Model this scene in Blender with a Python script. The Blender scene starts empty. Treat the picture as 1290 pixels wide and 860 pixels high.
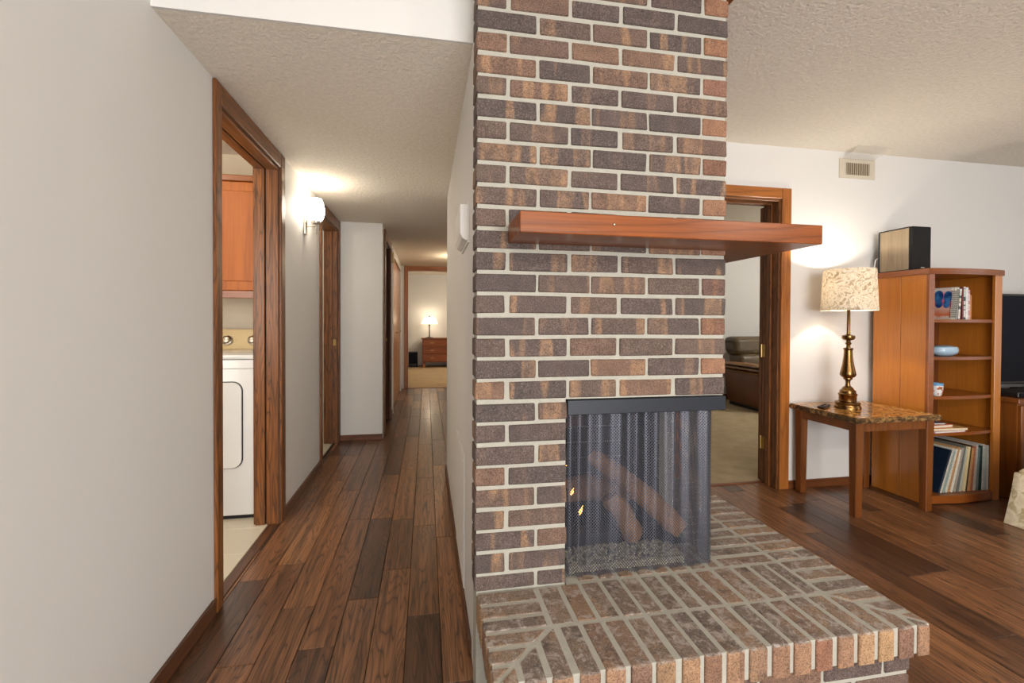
import bpy, bmesh, math, random
from mathutils import Vector, Matrix
random.seed(11)
S = bpy.context.scene
COL = S.collection
def srgb(r, g, b):
    f = lambda c: (c/255/12.92) if c/255 <= .04045 else ((c/255+.055)/1.055)**2.4
    return (f(r), f(g), f(b), 1.0)

# ------------------------------------------------------------------ camera
CAM_H = 1.1861; YAW = .1843; PITCH = .0117; ROLL = .0041; FPX = 579.49; CYPX = 411.92
cam_d = bpy.data.cameras.new('camera'); cam = bpy.data.objects.new('camera', cam_d); COL.objects.link(cam)
fw = Vector((math.sin(YAW)*math.cos(PITCH), math.cos(YAW)*math.cos(PITCH), -math.sin(PITCH)))
rt = Vector((math.cos(YAW), -math.sin(YAW), 0)); up = rt.cross(fw)
r2 = rt*math.cos(ROLL)+up*math.sin(ROLL); u2 = -rt*math.sin(ROLL)+up*math.cos(ROLL)
M = Matrix((r2, u2, -fw)).transposed().to_4x4(); M.translation = (0, 0, CAM_H)
cam.matrix_world = M
cam_d.sensor_fit = 'HORIZONTAL'; cam_d.sensor_width = 36; cam_d.lens = FPX/1290*36
cam_d.shift_y = -(430-CYPX)/1290; cam_d.clip_start = .02
S.camera = cam
# ------------------------------------------------------------------ world, added fill light, exposure
W = bpy.data.worlds.new('world'); S.world = W; W.use_nodes = True
W.node_tree.nodes['Background'].inputs[0].default_value = (.80, .88, 1.0, 1)
W.node_tree.nodes['Background'].inputs[1].default_value = .6
S.view_settings.view_transform = 'Standard'; S.view_settings.look = 'None'
S.view_settings.gamma = 1; S.view_settings.use_curve_mapping = False
S.view_settings.exposure = -0.1
def area(name, loc, rot, sx, sy, power, col=(1, 1, 1)):
    d = bpy.data.lights.new(name, 'AREA'); d.shape = 'RECTANGLE'; d.size = sx; d.size_y = sy; d.energy = power; d.color = col
    o = bpy.data.objects.new(name, d); COL.objects.link(o); o.location = loc; o.rotation_euler = rot; return o
def point(name, loc, power, col, r=.03):
    d = bpy.data.lights.new(name, 'POINT'); d.energy = power; d.color = col; d.shadow_soft_size = r
    o = bpy.data.objects.new(name, d); COL.objects.link(o); o.location = loc; return o
FILL_COL = (1.0, .985, .965); WARM = (1.0, .80, .55)
# added fill lights at made-up windows behind the camera and in the side wall
area('window_light', (0.85, -3.12, 1.08), (math.radians(90), 0, 0), 2.1, 1.95, 190, FILL_COL)
area('window_light', (3.45, -3.12, 1.08), (math.radians(90), 0, 0), 1.6, 1.95, 10, FILL_COL)
area('window_light', (5.92, .4, 1.35), (math.radians(90), 0, math.radians(90)), 1.7, 1.3, 8, FILL_COL)

# ------------------------------------------------------------------ node helpers and materials
def mat_new(name):
    m = bpy.data.materials.new(name); m.use_nodes = True
    nt = m.node_tree; b = nt.nodes['Principled BSDF']; return m, nt, b
def nd(nt, t, ins=None, **props):
    n = nt.nodes.new(t)
    for k, v in props.items(): setattr(n, k, v)
    for k, v in (ins or {}).items():
        s = n.inputs[k]
        if isinstance(v, bpy.types.NodeSocket): nt.links.new(v, s)
        else: s.default_value = v
    return n
def math_(nt, op, a, b=None, clamp=False):
    ins = {0: a}
    if b is not None: ins[1] = b
    return nd(nt, 'ShaderNodeMath', ins, operation=op, use_clamp=clamp).outputs[0]
def ramp(nt, fac, stops):
    n = nd(nt, 'ShaderNodeValToRGB', {0: fac}); e = n.color_ramp.elements
    while len(e) < len(stops): e.new(.5)
    for el, (p, c) in zip(e, stops):
        el.position = p; el.color = c if len(c) == 4 else (*c, 1)
    return n.outputs[0]
def g(v): return (v, v, v, 1)
def mixc(nt, f, a, b, mode='MIX'):
    n = nt.nodes.new('ShaderNodeMix'); n.data_type = 'RGBA'; n.blend_type = mode
    for i, v in ((0, f), (6, a), (7, b)):
        if isinstance(v, bpy.types.NodeSocket): nt.links.new(v, n.inputs[i])
        else: n.inputs[i].default_value = v
    return n.outputs[2]
def coords(nt, scale=(1, 1, 1), rnd=True):
    tc = nd(nt, 'ShaderNodeTexCoord').outputs['Object']
    if rnd:
        r = nd(nt, 'ShaderNodeObjectInfo').outputs['Random']
        o = nd(nt, 'ShaderNodeCombineXYZ', {0: math_(nt, 'MULTIPLY', r, 37.3), 1: math_(nt, 'MULTIPLY', r, 51.7), 2: math_(nt, 'MULTIPLY', r, 23.1)}).outputs[0]
        tc = nd(nt, 'ShaderNodeVectorMath', {0: tc, 1: o}, operation='ADD').outputs[0]
    return nd(nt, 'ShaderNodeMapping', {0: tc, 3: scale}).outputs[0]
def noise(nt, vec, scale, detail=3, rough=.55, dist=0):
    return nd(nt, 'ShaderNodeTexNoise', {'Vector': vec, 'Scale': scale, 'Detail': detail, 'Roughness': rough, 'Distortion': dist}).outputs[0]
def bump(nt, b, h, strength, dist):
    n = nd(nt, 'ShaderNodeBump', {'Strength': strength, 'Distance': dist, 'Height': h})
    nt.links.new(n.outputs[0], b.inputs['Normal'])
def plain(name, col, rough=.5, metal=0, coat=0, var=.06, vs=8, bmp=0, bs=60, spec=.5):
    m, nt, b = mat_new(name)
    v = coords(nt); f = noise(nt, v, vs, 3)
    dark = tuple(c*(1-var*2) for c in col[:3])+(1,)
    nt.links.new(mixc(nt, f, dark, tuple(min(1, c*(1+var)) for c in col[:3])+(1,)), b.inputs['Base Color'])
    b.inputs['Roughness'].default_value = rough; b.inputs['Metallic'].default_value = metal
    b.inputs['Coat Weight'].default_value = coat; b.inputs['Specular IOR Level'].default_value = spec
    if bmp: bump(nt, b, noise(nt, v, bs, 4), bmp, .003)
    return m
def wood(name, dark, mid, light, axis='Z', rough=.4, ring=9, sx=9, pore=1.0, coat=0, tone=None, contrast=.5, spec=.5):
    """grain runs along axis: contour lines of a stretched noise (cathedral figure) + fine pores"""
    m, nt, b = mat_new(name)
    i = 'XYZ'.index(axis)
    sc = [sx]*3; sc[i] = sx*.085
    v = coords(nt, tuple(sc)); n1 = noise(nt, v, 1.0, 2, .45)
    rings = math_(nt, 'ABSOLUTE', math_(nt, 'SINE', math_(nt, 'MULTIPLY', n1, ring*math.pi)))
    sc2 = [150.0]*3; sc2[i] = 5.0
    v2 = coords(nt, tuple(sc2)); p = noise(nt, v2, 1.0, 2, .6)
    big = noise(nt, coords(nt, tuple(s*.4 for s in sc)), 1.0, 2)
    line = ramp(nt, rings, [(.0, g(0)), (.38, g(.75)), (1, g(1))])
    c = mixc(nt, big, mid, light)
    k = nd(nt, 'ShaderNodeMix', {0: contrast, 2: 1.0, 3: line}); 
    sc3 = [46.0]*3; sc3[i] = 1.3
    st = noise(nt, coords(nt, tuple(sc3)), 1.0, 3, .6)
    k = nd(nt, 'ShaderNodeMath', {0: k.outputs[0], 1: ramp(nt, st, [(.34, g(1-.5*pore)), (.56, g(1))])}, operation='MULTIPLY')
    f = math_(nt, 'MULTIPLY', k.outputs[0], ramp(nt, p, [(.30, g(1-.55*pore)), (.55, g(1))]))
    c = mixc(nt, f, dark, c)
    if tone:
        r = nd(nt, 'ShaderNodeObjectInfo').outputs['Random']
        r = math_(nt, 'FRACT', math_(nt, 'MULTIPLY', r, 7.77))
        c = mixc(nt, 1.0, c, ramp(nt, r, tone), 'MULTIPLY')
    nt.links.new(c, b.inputs['Base Color'])
    b.inputs['Roughness'].default_value = rough; b.inputs['Coat Weight'].default_value = coat; b.inputs['Coat Roughness'].default_value = .15
    b.inputs['Specular IOR Level'].default_value = spec
    bump(nt, b, f, .25, .001)
    return m
def wall_paint(name, col):
    m, nt, b = mat_new(name); v = coords(nt, rnd=False)
    f = noise(nt, v, 1.5, 2)
    nt.links.new(mixc(nt, f, tuple(c*.965 for c in col[:3])+(1,), col), b.inputs['Base Color'])
    b.inputs['Roughness'].default_value = .6; b.inputs['Specular IOR Level'].default_value = .3
    bump(nt, b, noise(nt, v, 140, 4), .12, .002); return m
def popcorn(name, col):
    m, nt, b = mat_new(name); v = coords(nt, rnd=False)
    n = noise(nt, v, 48, 5, .68); w = nd(nt, 'ShaderNodeTexVoronoi', {'Vector': v, 'Scale': 95}).outputs[0]
    h = math_(nt, 'ADD', ramp(nt, n, [(.35, g(0)), (.7, g(1))]), math_(nt, 'MULTIPLY', w, -.5))
    c = mixc(nt, ramp(nt, n, [(.3, g(0)), (.65, g(1))]), tuple(x*.88 for x in col[:3])+(1,), col)
    nt.links.new(c, b.inputs['Base Color']); b.inputs['Roughness'].default_value = .95; b.inputs['Specular IOR Level'].default_value = .1
    bump(nt, b, h, .5, .012); return m
def brick_mat(name, darks, band, bandamt, mott=0, rough=.75):
    """darks: tone stops over the bricks; band: colour of the flashed stripes across a brick"""
    m, nt, b = mat_new(name)
    r = nd(nt, 'ShaderNodeObjectInfo').outputs['Random']
    r2_ = math_(nt, 'FRACT', math_(nt, 'MULTIPLY', r, 13.37))
    base = ramp(nt, r, darks)
    v = coords(nt, (1, 1, 1))
    vb = coords(nt, (1, .3, .12))
    bn = noise(nt, vb, 17, 1, .4)
    bf = ramp(nt, bn, [(.55, g(0)), (.62, g(1)), (.72, g(.25))])
    bf = math_(nt, 'MULTIPLY', bf, math_(nt, 'MULTIPLY', ramp(nt, r2_, [(.15, g(.1)), (.6, g(1))]), bandamt))
    bf = math_(nt, 'MULTIPLY', bf, ramp(nt, noise(nt, v, 60, 4, .7), [(.3, g(.35)), (.6, g(1))]))
    c = mixc(nt, bf, base, band)
    cloud = noise(nt, v, 22, 4, .65)
    c = mixc(nt, ramp(nt, cloud, [(.35, g(.55)), (.6, g(0))]), c, mixc(nt, 1.0, c, g(.52), 'MULTIPLY'))
    fine = noise(nt, v, 260, 3, .7)
    c = mixc(nt, ramp(nt, fine, [(.38, g(.95)), (.5, g(0))]), c, mixc(nt, 1.0, c, g(.38), 'MULTIPLY'))
    c = mixc(nt, ramp(nt, fine, [(.57, g(0)), (.68, g(.6))]), c, mixc(nt, .55, c, srgb(176, 160, 148)))
    if mott:
        vm = coords(nt, (1, 1, 1)); mn = noise(nt, vm, 34, 6, .75, .6)
        c = mixc(nt, math_(nt, 'MULTIPLY', ramp(nt, mn, [(.50, g(0)), (.62, g(1))]), mott), c, srgb(168, 158, 150))
        c = mixc(nt, math_(nt, 'MULTIPLY', ramp(nt, noise(nt, vm, 20, 5, .7), [(.55, g(0)), (.66, g(.7))]), mott), c, srgb(66, 56, 52))
    nt.links.new(c, b.inputs['Base Color']); b.inputs['Roughness'].default_value = rough
    h = math_(nt, 'ADD', math_(nt, 'MULTIPLY', cloud, .6), fine)
    bump(nt, b, h, .6, .003)
    return m
def emit(name, col, strength):
    m, nt, b = mat_new(name)
    b.inputs['Base Color'].default_value = col; b.inputs['Emission Color'].default_value = col; b.inputs['Emission Strength'].default_value = strength
    return m

WALL = wall_paint('wall_paint', srgb(224, 222, 219))
WALL_DEN = wall_paint('den_wall_paint', srgb(214, 213, 210))
WALL_LAUNDRY = wall_paint('laundry_paint', srgb(222, 212, 192))
POP = popcorn('popcorn_ceiling', srgb(246, 238, 224))
TRIM = wood('oak_trim', srgb(40, 22, 11), srgb(120, 70, 32), srgb(150, 92, 44), 'Z', .38, 16, 11, 1.1, contrast=.72)
TRIMX = wood('oak_trim_x', srgb(58, 33, 17), srgb(128, 79, 40), srgb(158, 102, 55), 'X', .38, 16, 11, .9)
TRIMY = wood('oak_trim_y', srgb(52, 29, 15), srgb(126, 76, 37), srgb(158, 102, 52), 'Y', .38, 16, 11, 1.0)
HONEYZ = wood('honey_trim', srgb(96, 50, 16), srgb(158, 92, 36), srgb(184, 114, 50), 'Z', .35, 5, 9, .7)
HONEYX = wood('honey_trim_x', srgb(96, 50, 16), srgb(158, 92, 36), srgb(184, 114, 50), 'X', .35, 5, 9, .7)
BASEB = wood('baseboard_wood', srgb(44, 24, 14), srgb(92, 56, 32), srgb(112, 70, 42), 'Y', .4, 5, 9, .8)
BASEBX = wood('baseboard_wood_x', srgb(52, 27, 13), srgb(112, 62, 30), srgb(130, 76, 40), 'X', .4, 5, 9, .8)
PLANK = wood('floor_plank', srgb(42, 26, 18), srgb(154, 107, 73), srgb(192, 141, 98), 'Y', .34, 22, 11, 1.1, .15,
             tone=[(0, srgb(132, 124, 122)), (.3, srgb(176, 166, 162)), (.7, srgb(226, 216, 206)), (1, srgb(255, 248, 234))], contrast=.75)
DOORW = wood('door_veneer', srgb(100, 56, 20), srgb(158, 100, 45), srgb(184, 124, 62), 'Z', .35, 4, 6, .5)
DOORD = wood('door_dark', srgb(44, 26, 18), srgb(84, 54, 40), srgb(100, 66, 48), 'Z', .6, 4, 6, .5, spec=.08)
MANTEL = wood('mantel_cherry', srgb(74, 33, 9), srgb(124, 61, 17), srgb(152, 82, 27), 'X', .3, 9, 7, .5, .06, spec=.3)
CASEW = wood('bookcase_maple', srgb(134, 72, 16), srgb(182, 108, 32), srgb(204, 130, 46), 'Z', .32, 3, 5, .35, .3, contrast=.35)
CASEX = wood('bookcase_maple_x_shaded', srgb(92, 42, 12), srgb(134, 70, 24), srgb(154, 86, 32), 'X', .32, 3, 5, .35, .3, contrast=.35)  # darkened: shade on the bookcase front and shelves put into the wood colour
CASEB = wood('bookcase_back_shaded', srgb(74, 34, 12), srgb(108, 56, 21), srgb(124, 68, 28), 'Z', .35, 3, 5, .35, .2, contrast=.35)  # darker again: the shaded shelf interior is painted into the back panel
TLEG = wood('table_cherry', srgb(64, 30, 10), srgb(112, 60, 21), srgb(140, 80, 32), 'Z', .3, 4, 8, .4, .3)
CABW = wood('cabinet_oak', srgb(118, 58, 8), srgb(172, 92, 22), srgb(190, 108, 32), 'Z', .5, 4, 6, .4, .0, contrast=.35)
DRESSW = wood('dresser_wood', srgb(84, 38, 16), srgb(136, 70, 34), srgb(156, 86, 44), 'X', .4, 4, 6, .4)
TVCAB = wood('tv_cabinet_wood', srgb(88, 44, 14), srgb(130, 74, 28), srgb(148, 88, 36), 'Z', .35, 4, 6, .4)
BRICK = brick_mat('face_brick', [(0, srgb(88, 76, 73)), (.35, srgb(97, 82, 77)), (.65, srgb(106, 87, 78)), (.85, srgb(118, 92, 78)), (1, srgb(130, 100, 82))], srgb(184, 142, 104), .68)
BRICKO = brick_mat('end_brick', [(0, srgb(124, 88, 70)), (.3, srgb(150, 106, 78)), (.6, srgb(160, 118, 92)), (.8, srgb(138, 96, 80)), (1, srgb(112, 86, 76))], srgb(176, 130, 96), .5)
BRICKH = brick_mat('hearth_brick', [(0, srgb(120, 106, 98)), (.3, srgb(138, 119, 105)), (.6, srgb(150, 127, 108)), (.85, srgb(140, 112, 94)), (1, srgb(164, 132, 104))], srgb(192, 154, 118), .5, .95)
BRICKE = brick_mat('hearth_brick_end', [(0, srgb(140, 104, 82)), (.25, srgb(164, 126, 98)), (.5, srgb(176, 140, 100)), (.75, srgb(128, 98, 82)), (1, srgb(176, 116, 84))], srgb(196, 158, 118), .5)
MORTAR = plain('mortar', srgb(176, 173, 162), .95, bmp=.8, bs=160, var=.08, vs=40, spec=.2)
FIREB = brick_mat('fire_brick', [(0, srgb(36, 31, 31)), (.5, srgb(42, 34, 32)), (1, srgb(33, 30, 31))], srgb(62, 46, 38), .4)
SOOT_SHADE = plain('soot_shade', srgb(34, 32, 34), .95, var=.2)  # firebox soot; also the painted shade in the pocket door slots
BLACKM = plain('black_steel', srgb(36, 40, 48), .42, .3, var=.1)
BRASS = plain('antique_brass', srgb(140, 106, 62), .24, 1, var=.25, vs=30)
NICKEL = plain('brushed_nickel', srgb(176, 168, 156), .3, 1, var=.08)
GOLD = plain('gold_hinge', srgb(190, 158, 96), .3, 1)
WHITEP = plain('white_plastic', srgb(232, 230, 226), .35, var=.02)
WHITEE = plain('white_enamel', srgb(226, 226, 226), .22, coat=.4, var=.015)
CREAMP = plain('cream_panel', srgb(208, 184, 136), .35, var=.03)
DARKP = plain('dark_plastic', srgb(38, 34, 34), .4, var=.1)
SCREEN = plain('tv_glass', srgb(12, 14, 26), .35, var=.05, spec=.08)
GRILLE = plain('speaker_grille', srgb(26, 25, 26), .9, var=.15, bmp=.6, bs=500)
SPKW = wood('speaker_veneer', srgb(96, 80, 62), srgb(142, 124, 98), srgb(160, 142, 114), 'Z', .45, 4, 9, .5, contrast=.3)
CARPET = plain('tan_carpet', srgb(178, 160, 130), 1, var=.16, vs=9, bmp=1, bs=240, spec=.05)
CARPETB = plain('bedroom_carpet', srgb(198, 172, 136), 1, var=.12, vs=6, bmp=1, bs=240, spec=.05)
LEATHER = plain('brown_leather', srgb(112, 66, 36), .38, var=.22, vs=5, bmp=.5, bs=30)
LEATHERD = plain('dark_leather', srgb(92, 76, 52), .42, var=.22, vs=6, bmp=.5, bs=30)
LEATHERL = plain('light_leather', srgb(146, 106, 66), .38, var=.2, vs=6, bmp=.4, bs=30)
TILE = plain('laundry_tile', srgb(218, 208, 188), .3, var=.03, vs=4)
GROUT = plain('grout', srgb(190, 178, 156), .9)
RUBBER = plain('black_rubber', srgb(22, 22, 24), .6)
SUBFLOOR = plain('subfloor', srgb(24, 15, 11), .8)
BARK = plain('ceramic_log', srgb(196, 146, 104), .9, var=.35, vs=18, bmp=1, bs=40)
ASH = plain('ash_gravel', srgb(206, 198, 172), .95, var=.35, vs=90)
FLAME = emit('flame', (1, .42, .10, 1), 9)
GLOBE = emit('lit_globe', (1, .90, .75, 1), 30)
BOWL = emit('lit_bowl', (1, .90, .75, 1), 7)

# ------------------------------------------------------------------ mesh helpers
ORIG = {}
def bx(bm, x0, x1, y0, y1, z0, z1, bev=0, seg=1):
    r = bmesh.ops.create_cube(bm, size=1, matrix=Matrix.Translation(((x0+x1)/2, (y0+y1)/2, (z0+z1)/2)) @ Matrix.Diagonal((abs(x1-x0), abs(y1-y0), abs(z1-z0), 1)))
    if bev:
        es = list({e for v in r['verts'] for e in v.link_edges})
        bmesh.ops.bevel(bm, geom=es, offset=bev, segments=seg, affect='EDGES', profile=.5)
    return r['verts']
def tube(bm, p0, p1, r0, r1=None, n=12, cap=True):
    p0 = Vector(p0); p1 = Vector(p1); d = p1-p0; r1 = r0 if r1 is None else r1
    q = d.to_track_quat('Z', 'Y').to_matrix().to_4x4(); q.translation = (p0+p1)/2
    bmesh.ops.create_cone(bm, cap_ends=cap, segments=n, radius1=r0, radius2=r1, depth=d.length, matrix=q)
def path(bm, pts, r, n=8):
    for a, b in zip(pts, pts[1:]): tube(bm, a, b, r, r, n)
def lathe(bm, prof, c, n=28, cap=True):
    rings = []
    for r, z in prof:
        rings.append([bm.verts.new((c[0]+r*math.cos(2*math.pi*i/n), c[1]+r*math.sin(2*math.pi*i/n), c[2]+z)) for i in range(n)])
    for a, b in zip(rings, rings[1:]):
        for i in range(n): bm.faces.new((a[i], a[(i+1) % n], b[(i+1) % n], b[i]))
    if cap:
        if prof[0][0] > 1e-4: bm.faces.new(rings[0][::-1])
        if prof[-1][0] > 1e-4: bm.faces.new(rings[-1])
def prism(bm, pts, z0, z1):
    a = [bm.verts.new((x, y, z0)) for x, y in pts]; b = [bm.verts.new((x, y, z1)) for x, y in pts]
    n = len(pts); bm.faces.new(a[::-1]); bm.faces.new(b)
    for i in range(n): bm.faces.new((a[i], a[(i+1) % n], b[(i+1) % n], b[i]))
def B(*boxes, bev=0, seg=1):
    bm = bmesh.new()
    for b in boxes: bx(bm, *b, bev=bev, seg=seg)
    return bm
def tag(o, label=None, cat=None, group=None, kind=None):
    if label: o['label'] = label
    if cat: o['category'] = cat
    if group: o['group'] = group
    if kind: o['kind'] = kind
    return o
def link(name, bm, mat, parent=None, smooth=False, origin=None):
    """bm is in world coordinates; the object's origin goes to the middle of its underside"""
    bmesh.ops.recalc_face_normals(bm, faces=bm.faces)
    xs = [v.co for v in bm.verts]
    if origin is None:
        mn = Vector((min(v.x for v in xs), min(v.y for v in xs), min(v.z for v in xs))); mx = Vector((max(v.x for v in xs), max(v.y for v in xs), max(v.z for v in xs)))
        origin = Vector(((mn.x+mx.x)/2, (mn.y+mx.y)/2, mn.z))
    origin = Vector(origin)
    for v in bm.verts: v.co -= origin
    me = bpy.data.meshes.new(name); bm.to_mesh(me); bm.free()
    for mm in (mat if isinstance(mat, (list, tuple)) else [mat]): me.materials.append(mm)
    if smooth:
        me.polygons.foreach_set('use_smooth', [True]*len(me.polygons))
        me.set_sharp_from_angle(angle=math.radians(40))
    o = bpy.data.objects.new(name, me); COL.objects.link(o)
    if parent is not None:
        o.parent = parent; o.location = origin-ORIG[parent.name]
    else: o.location = origin
    ORIG[o.name] = origin
    return o
def place(name, me, loc, parent):
    o = bpy.data.objects.new(name, me); COL.objects.link(o); o.parent = parent; o.location = Vector(loc)-ORIG[parent.name]
    ORIG[o.name] = Vector(loc); return o
def thing(name, loc, label, cat, group=None, kind=None):
    o = bpy.data.objects.new(name, None); COL.objects.link(o); o.location = loc; o.empty_display_size = .05
    ORIG[o.name] = Vector(loc); return tag(o, label, cat, group, kind)
def struct(name, bm, mat, label, cat, parent=None, smooth=False):
    return tag(link(name, bm, mat, parent, smooth), label, cat, kind='structure')

# ------------------------------------------------------------------ dimensions of the place (metres)
XL = -.844; XR = .16; ZH = 2.162; ZC = 2.432; YB = 2.865; YSOF = 1.622; YCOL = 4.768; XN = -.432; YEND = 8.3
FY = 1.42; FL = .150; FR = 1.011; HZ = .340; OPX = .448; OPY = 2.05

# ------------------------------------------------------------------ room shell
D1a, D1b, D1z = 2.09, 2.89, 2.078
D2a, D2b, D2z = 3.965, 4.70, 2.07
t = .126
wl = B((XL-t, XL, -3.2, D1a, 0, ZC), (XL-t, XL, D1a, D1b, D1z, ZC), (XL-t, XL, D1b, D2a, 0, ZC), (XL-t, XL, D2a, D2b, D2z, ZC), (XL-t, XL, D2b, YCOL, 0, ZC))
wl = struct('wall_left', wl, WALL, 'long white hallway wall with two oak-cased doorways and a sconce', 'wall')
# column wall and the narrower wall beyond it
wc = struct('wall_column', B((XL-t, XN, YCOL, YCOL+.1, 0, ZH)), WALL, 'white wall return narrowing the hallway beyond the second doorway', 'wall')
D3a, D3b = 4.99, 5.74
D4a, D4b = 6.12, 8.02
struct('wall_hall', B((XN-.1, XN, YCOL+.1, D3a, 0, ZH), (XN-.1, XN, D3a, D3b, 2.06, ZH), (XN-.1, XN, D3b, D4a, 0, ZH), (XN-.1, XN, D4a, D4b, 2.04, ZH), (XN-.1, XN, D4b, YEND, 0, ZH)), WALL,
       'white wall along the narrow end of the hallway with closed doors', 'wall')
struct('wall_right', B((XR, XR+.1, FY+.095, 3.65, 0, ZC), (XR+.1, .9, 3.55, 3.65, 0, ZC), (.9, 1.0, 3.55, YEND, 0, ZC)), WALL, 'white hallway wall behind the brick fireplace', 'wall')
EX0, EX1 = -.335, .62
struct('wall_end', B((-2.2, EX0, YEND, YEND+.12, 0, ZC), (EX0, EX1, YEND, YEND+.12, 2.095, ZC), (EX1, 3.2, YEND, YEND+.12, 0, ZC)), WALL, 'white wall at the far end of the hallway around the bedroom doorway', 'wall')
DBx0, DBx1, DBz = 1.70, 2.473, 2.066
struct('wall_back', B((XR+.1, DBx0, YB, YB+.15, 0, ZC), (DBx0, DBx1, YB, YB+.15, DBz, ZC), (DBx1, 6.0, YB, YB+.15, 0, ZC)), WALL, 'white living room wall behind the bookcase with a honey-cased doorway', 'wall')
struct('wall_side', B((5.95, 6.05, -3.2, -.5, 0, ZC), (5.95, 6.05, 1.3, YB+.15, 0, ZC), (5.95, 6.05, -.5, 1.3, 0, .65), (5.95, 6.05, -.5, 1.3, 2.05, ZC)), WALL, 'white living room side wall with an opening for added fill light', 'wall')
struct('wall_rear', B((XL-t, -.25, -3.3, -3.2, 0, ZC), (1.95, 2.6, -3.3, -3.2, 0, ZC), (4.3, 6.05, -3.3, -3.2, 0, ZC), (-.25, 1.95, -3.3, -3.2, 0, .06), (2.6, 4.3, -3.3, -3.2, 0, .06), (-.25, 1.95, -3.3, -3.2, 2.1, ZC), (2.6, 4.3, -3.3, -3.2, 2.1, ZC)), WALL, 'white living room wall with two openings for added fill light behind the viewer', 'wall')
for i, (x0, x1) in enumerate(((-.25, 1.95), (2.6, 4.3))):  # unseen frames added to carry the rear fill lights
    struct('window_%d' % (i+1), B((x0, x1, -3.27, -3.21, .06, .12), (x0, x1, -3.27, -3.21, 2.04, 2.1), (x0, x0+.06, -3.27, -3.21, .12, 2.04), (x1-.06, x1, -3.27, -3.21, .12, 2.04), ((x0+x1)/2-.025, (x0+x1)/2+.025, -3.27, -3.21, .12, 2.04)), WHITEP, 'white frame added around the fill light in the wall behind the viewer', 'window')
struct('window_3', B((5.96, 6.02, -.5, 1.3, .65, .71), (5.96, 6.02, -.5, 1.3, 1.99, 2.05), (5.96, 6.02, -.5, -.44, .71, 1.99), (5.96, 6.02, 1.24, 1.3, .71, 1.99)), WHITEP, 'white frame added around the fill light in the living room side wall', 'window')  # unseen frame added for the side fill light
struct('ceiling', B((XL-t, 6.05, -3.3, YB+.15, ZC, ZC+.06)), POP, 'textured cream popcorn ceiling of the living room', 'ceiling')
struct('ceiling_hall', B((XL-t, 1.0, YSOF+.012, YEND, ZH, ZH+.05)), POP, 'lower textured popcorn ceiling of the hallway', 'ceiling')
struct('wall_soffit', B((XL, XR, YSOF, YSOF+.012, ZH, ZC)), WALL, 'white soffit face where the hallway ceiling drops', 'wall')
# baseboards
struct('baseboard_left', B((XL, XL+.013, -3.2, D1a-.062, 0, .062), (XL, XL+.013, D1b+.068, D2a-.05, 0, .062), bev=.002), BASEB, 'dark oak baseboard along the left hallway wall', 'baseboard')
struct('baseboard_column', B((XL, XN+.001, YCOL-.013, YCOL, 0, .058), bev=.002), BASEBX, 'dark oak baseboard on the wall return', 'baseboard')
struct('baseboard_right', B((XR-.011, XR, FY+.2, 3.65, 0, .055), bev=.002), BASEB, 'dark oak baseboard behind the fireplace along the hallway', 'baseboard')
struct('baseboard_hall', B((XN, XN+.012, D3b+.07, D4a-.06, 0, .058), (XN, XN+.012, D4b+.06, YEND, 0, .058), bev=.002), BASEB, 'dark oak baseboard at the narrow end of the hallway', 'baseboard')
struct('baseboard_back', B((DBx1+.072, 5.95, YB-.013, YB, 0, .058), bev=.002), BASEBX, 'dark wood baseboard behind the end table', 'baseboard')

# ------------------------------------------------------------------ plank floor
floor = struct('floor', B((XL-.05, 6.0, -3.2, YB+.15, -.05, -.012), (XL-.05, 1.0, YB+.15, YEND, -.05, -.012)), SUBFLOOR, 'dark brown oak plank floor of the hallway and living room', 'floor')
PW = .1275; PO = .0555
def plank(x0, x1, y0, y1):
    x0 += .001; x1 -= .001; y0 += .001; y1 -= .001
    if x1-x0 < .012 or y1-y0 < .03: return
    bm = bmesh.new(); bx(bm, x0, x1, y0, y1, -.012, 0)
    es = [e for e in bm.edges if all(v.co.z > -.001 for v in e.verts)]
    bmesh.ops.bevel(bm, geom=es, offset=.0018, segments=1, affect='EDGES')
    link('plank', bm, PLANK, floor)
rf = random.Random(5)
k0 = math.floor((XL-.03-PO)/PW)
for k in range(k0, 37):
    x0 = PO+k*PW; x1 = x0+PW; xm = (x0+x1)/2
    x0 = max(x0, XL-.028)
    if xm < XN: ye = YCOL+.02
    elif xm < .9: ye = YEND
    else: ye = YB+.02
    if DBx0 < xm < DBx1: ye = YB+.14
    if xm > .15 and xm < .9 and False: pass
    segs = [(-.4, ye)]
    if .17 < xm < 1.36: segs = [(-.4, 1.10)] + ([(3.66, YEND)] if xm < .9 else [(2.28, YB)] if xm > 1.02 else [])
    for ya, yb in segs:
        y = ya - (rf.uniform(0, .8) if ya < 0 else 0); first = True
        while y < yb-.02:
            L = rf.uniform(.55, 1.35)
            if first: L = rf.uniform(.3, 1.2); first = False
            e = min(y+L, yb)
            if yb-e < .12: e = yb
            plank(x0, x1, max(y, ya), e); y = e
tag(link('rear_boards', B((XL, 5.9, -3.2, -.4, -.012, 0)), PLANK, floor), kind='stuff')
tag(link('side_boards', B((PO+37*PW, 5.9, -.4, YB, -.012, 0)), PLANK, floor), kind='stuff')

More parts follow.
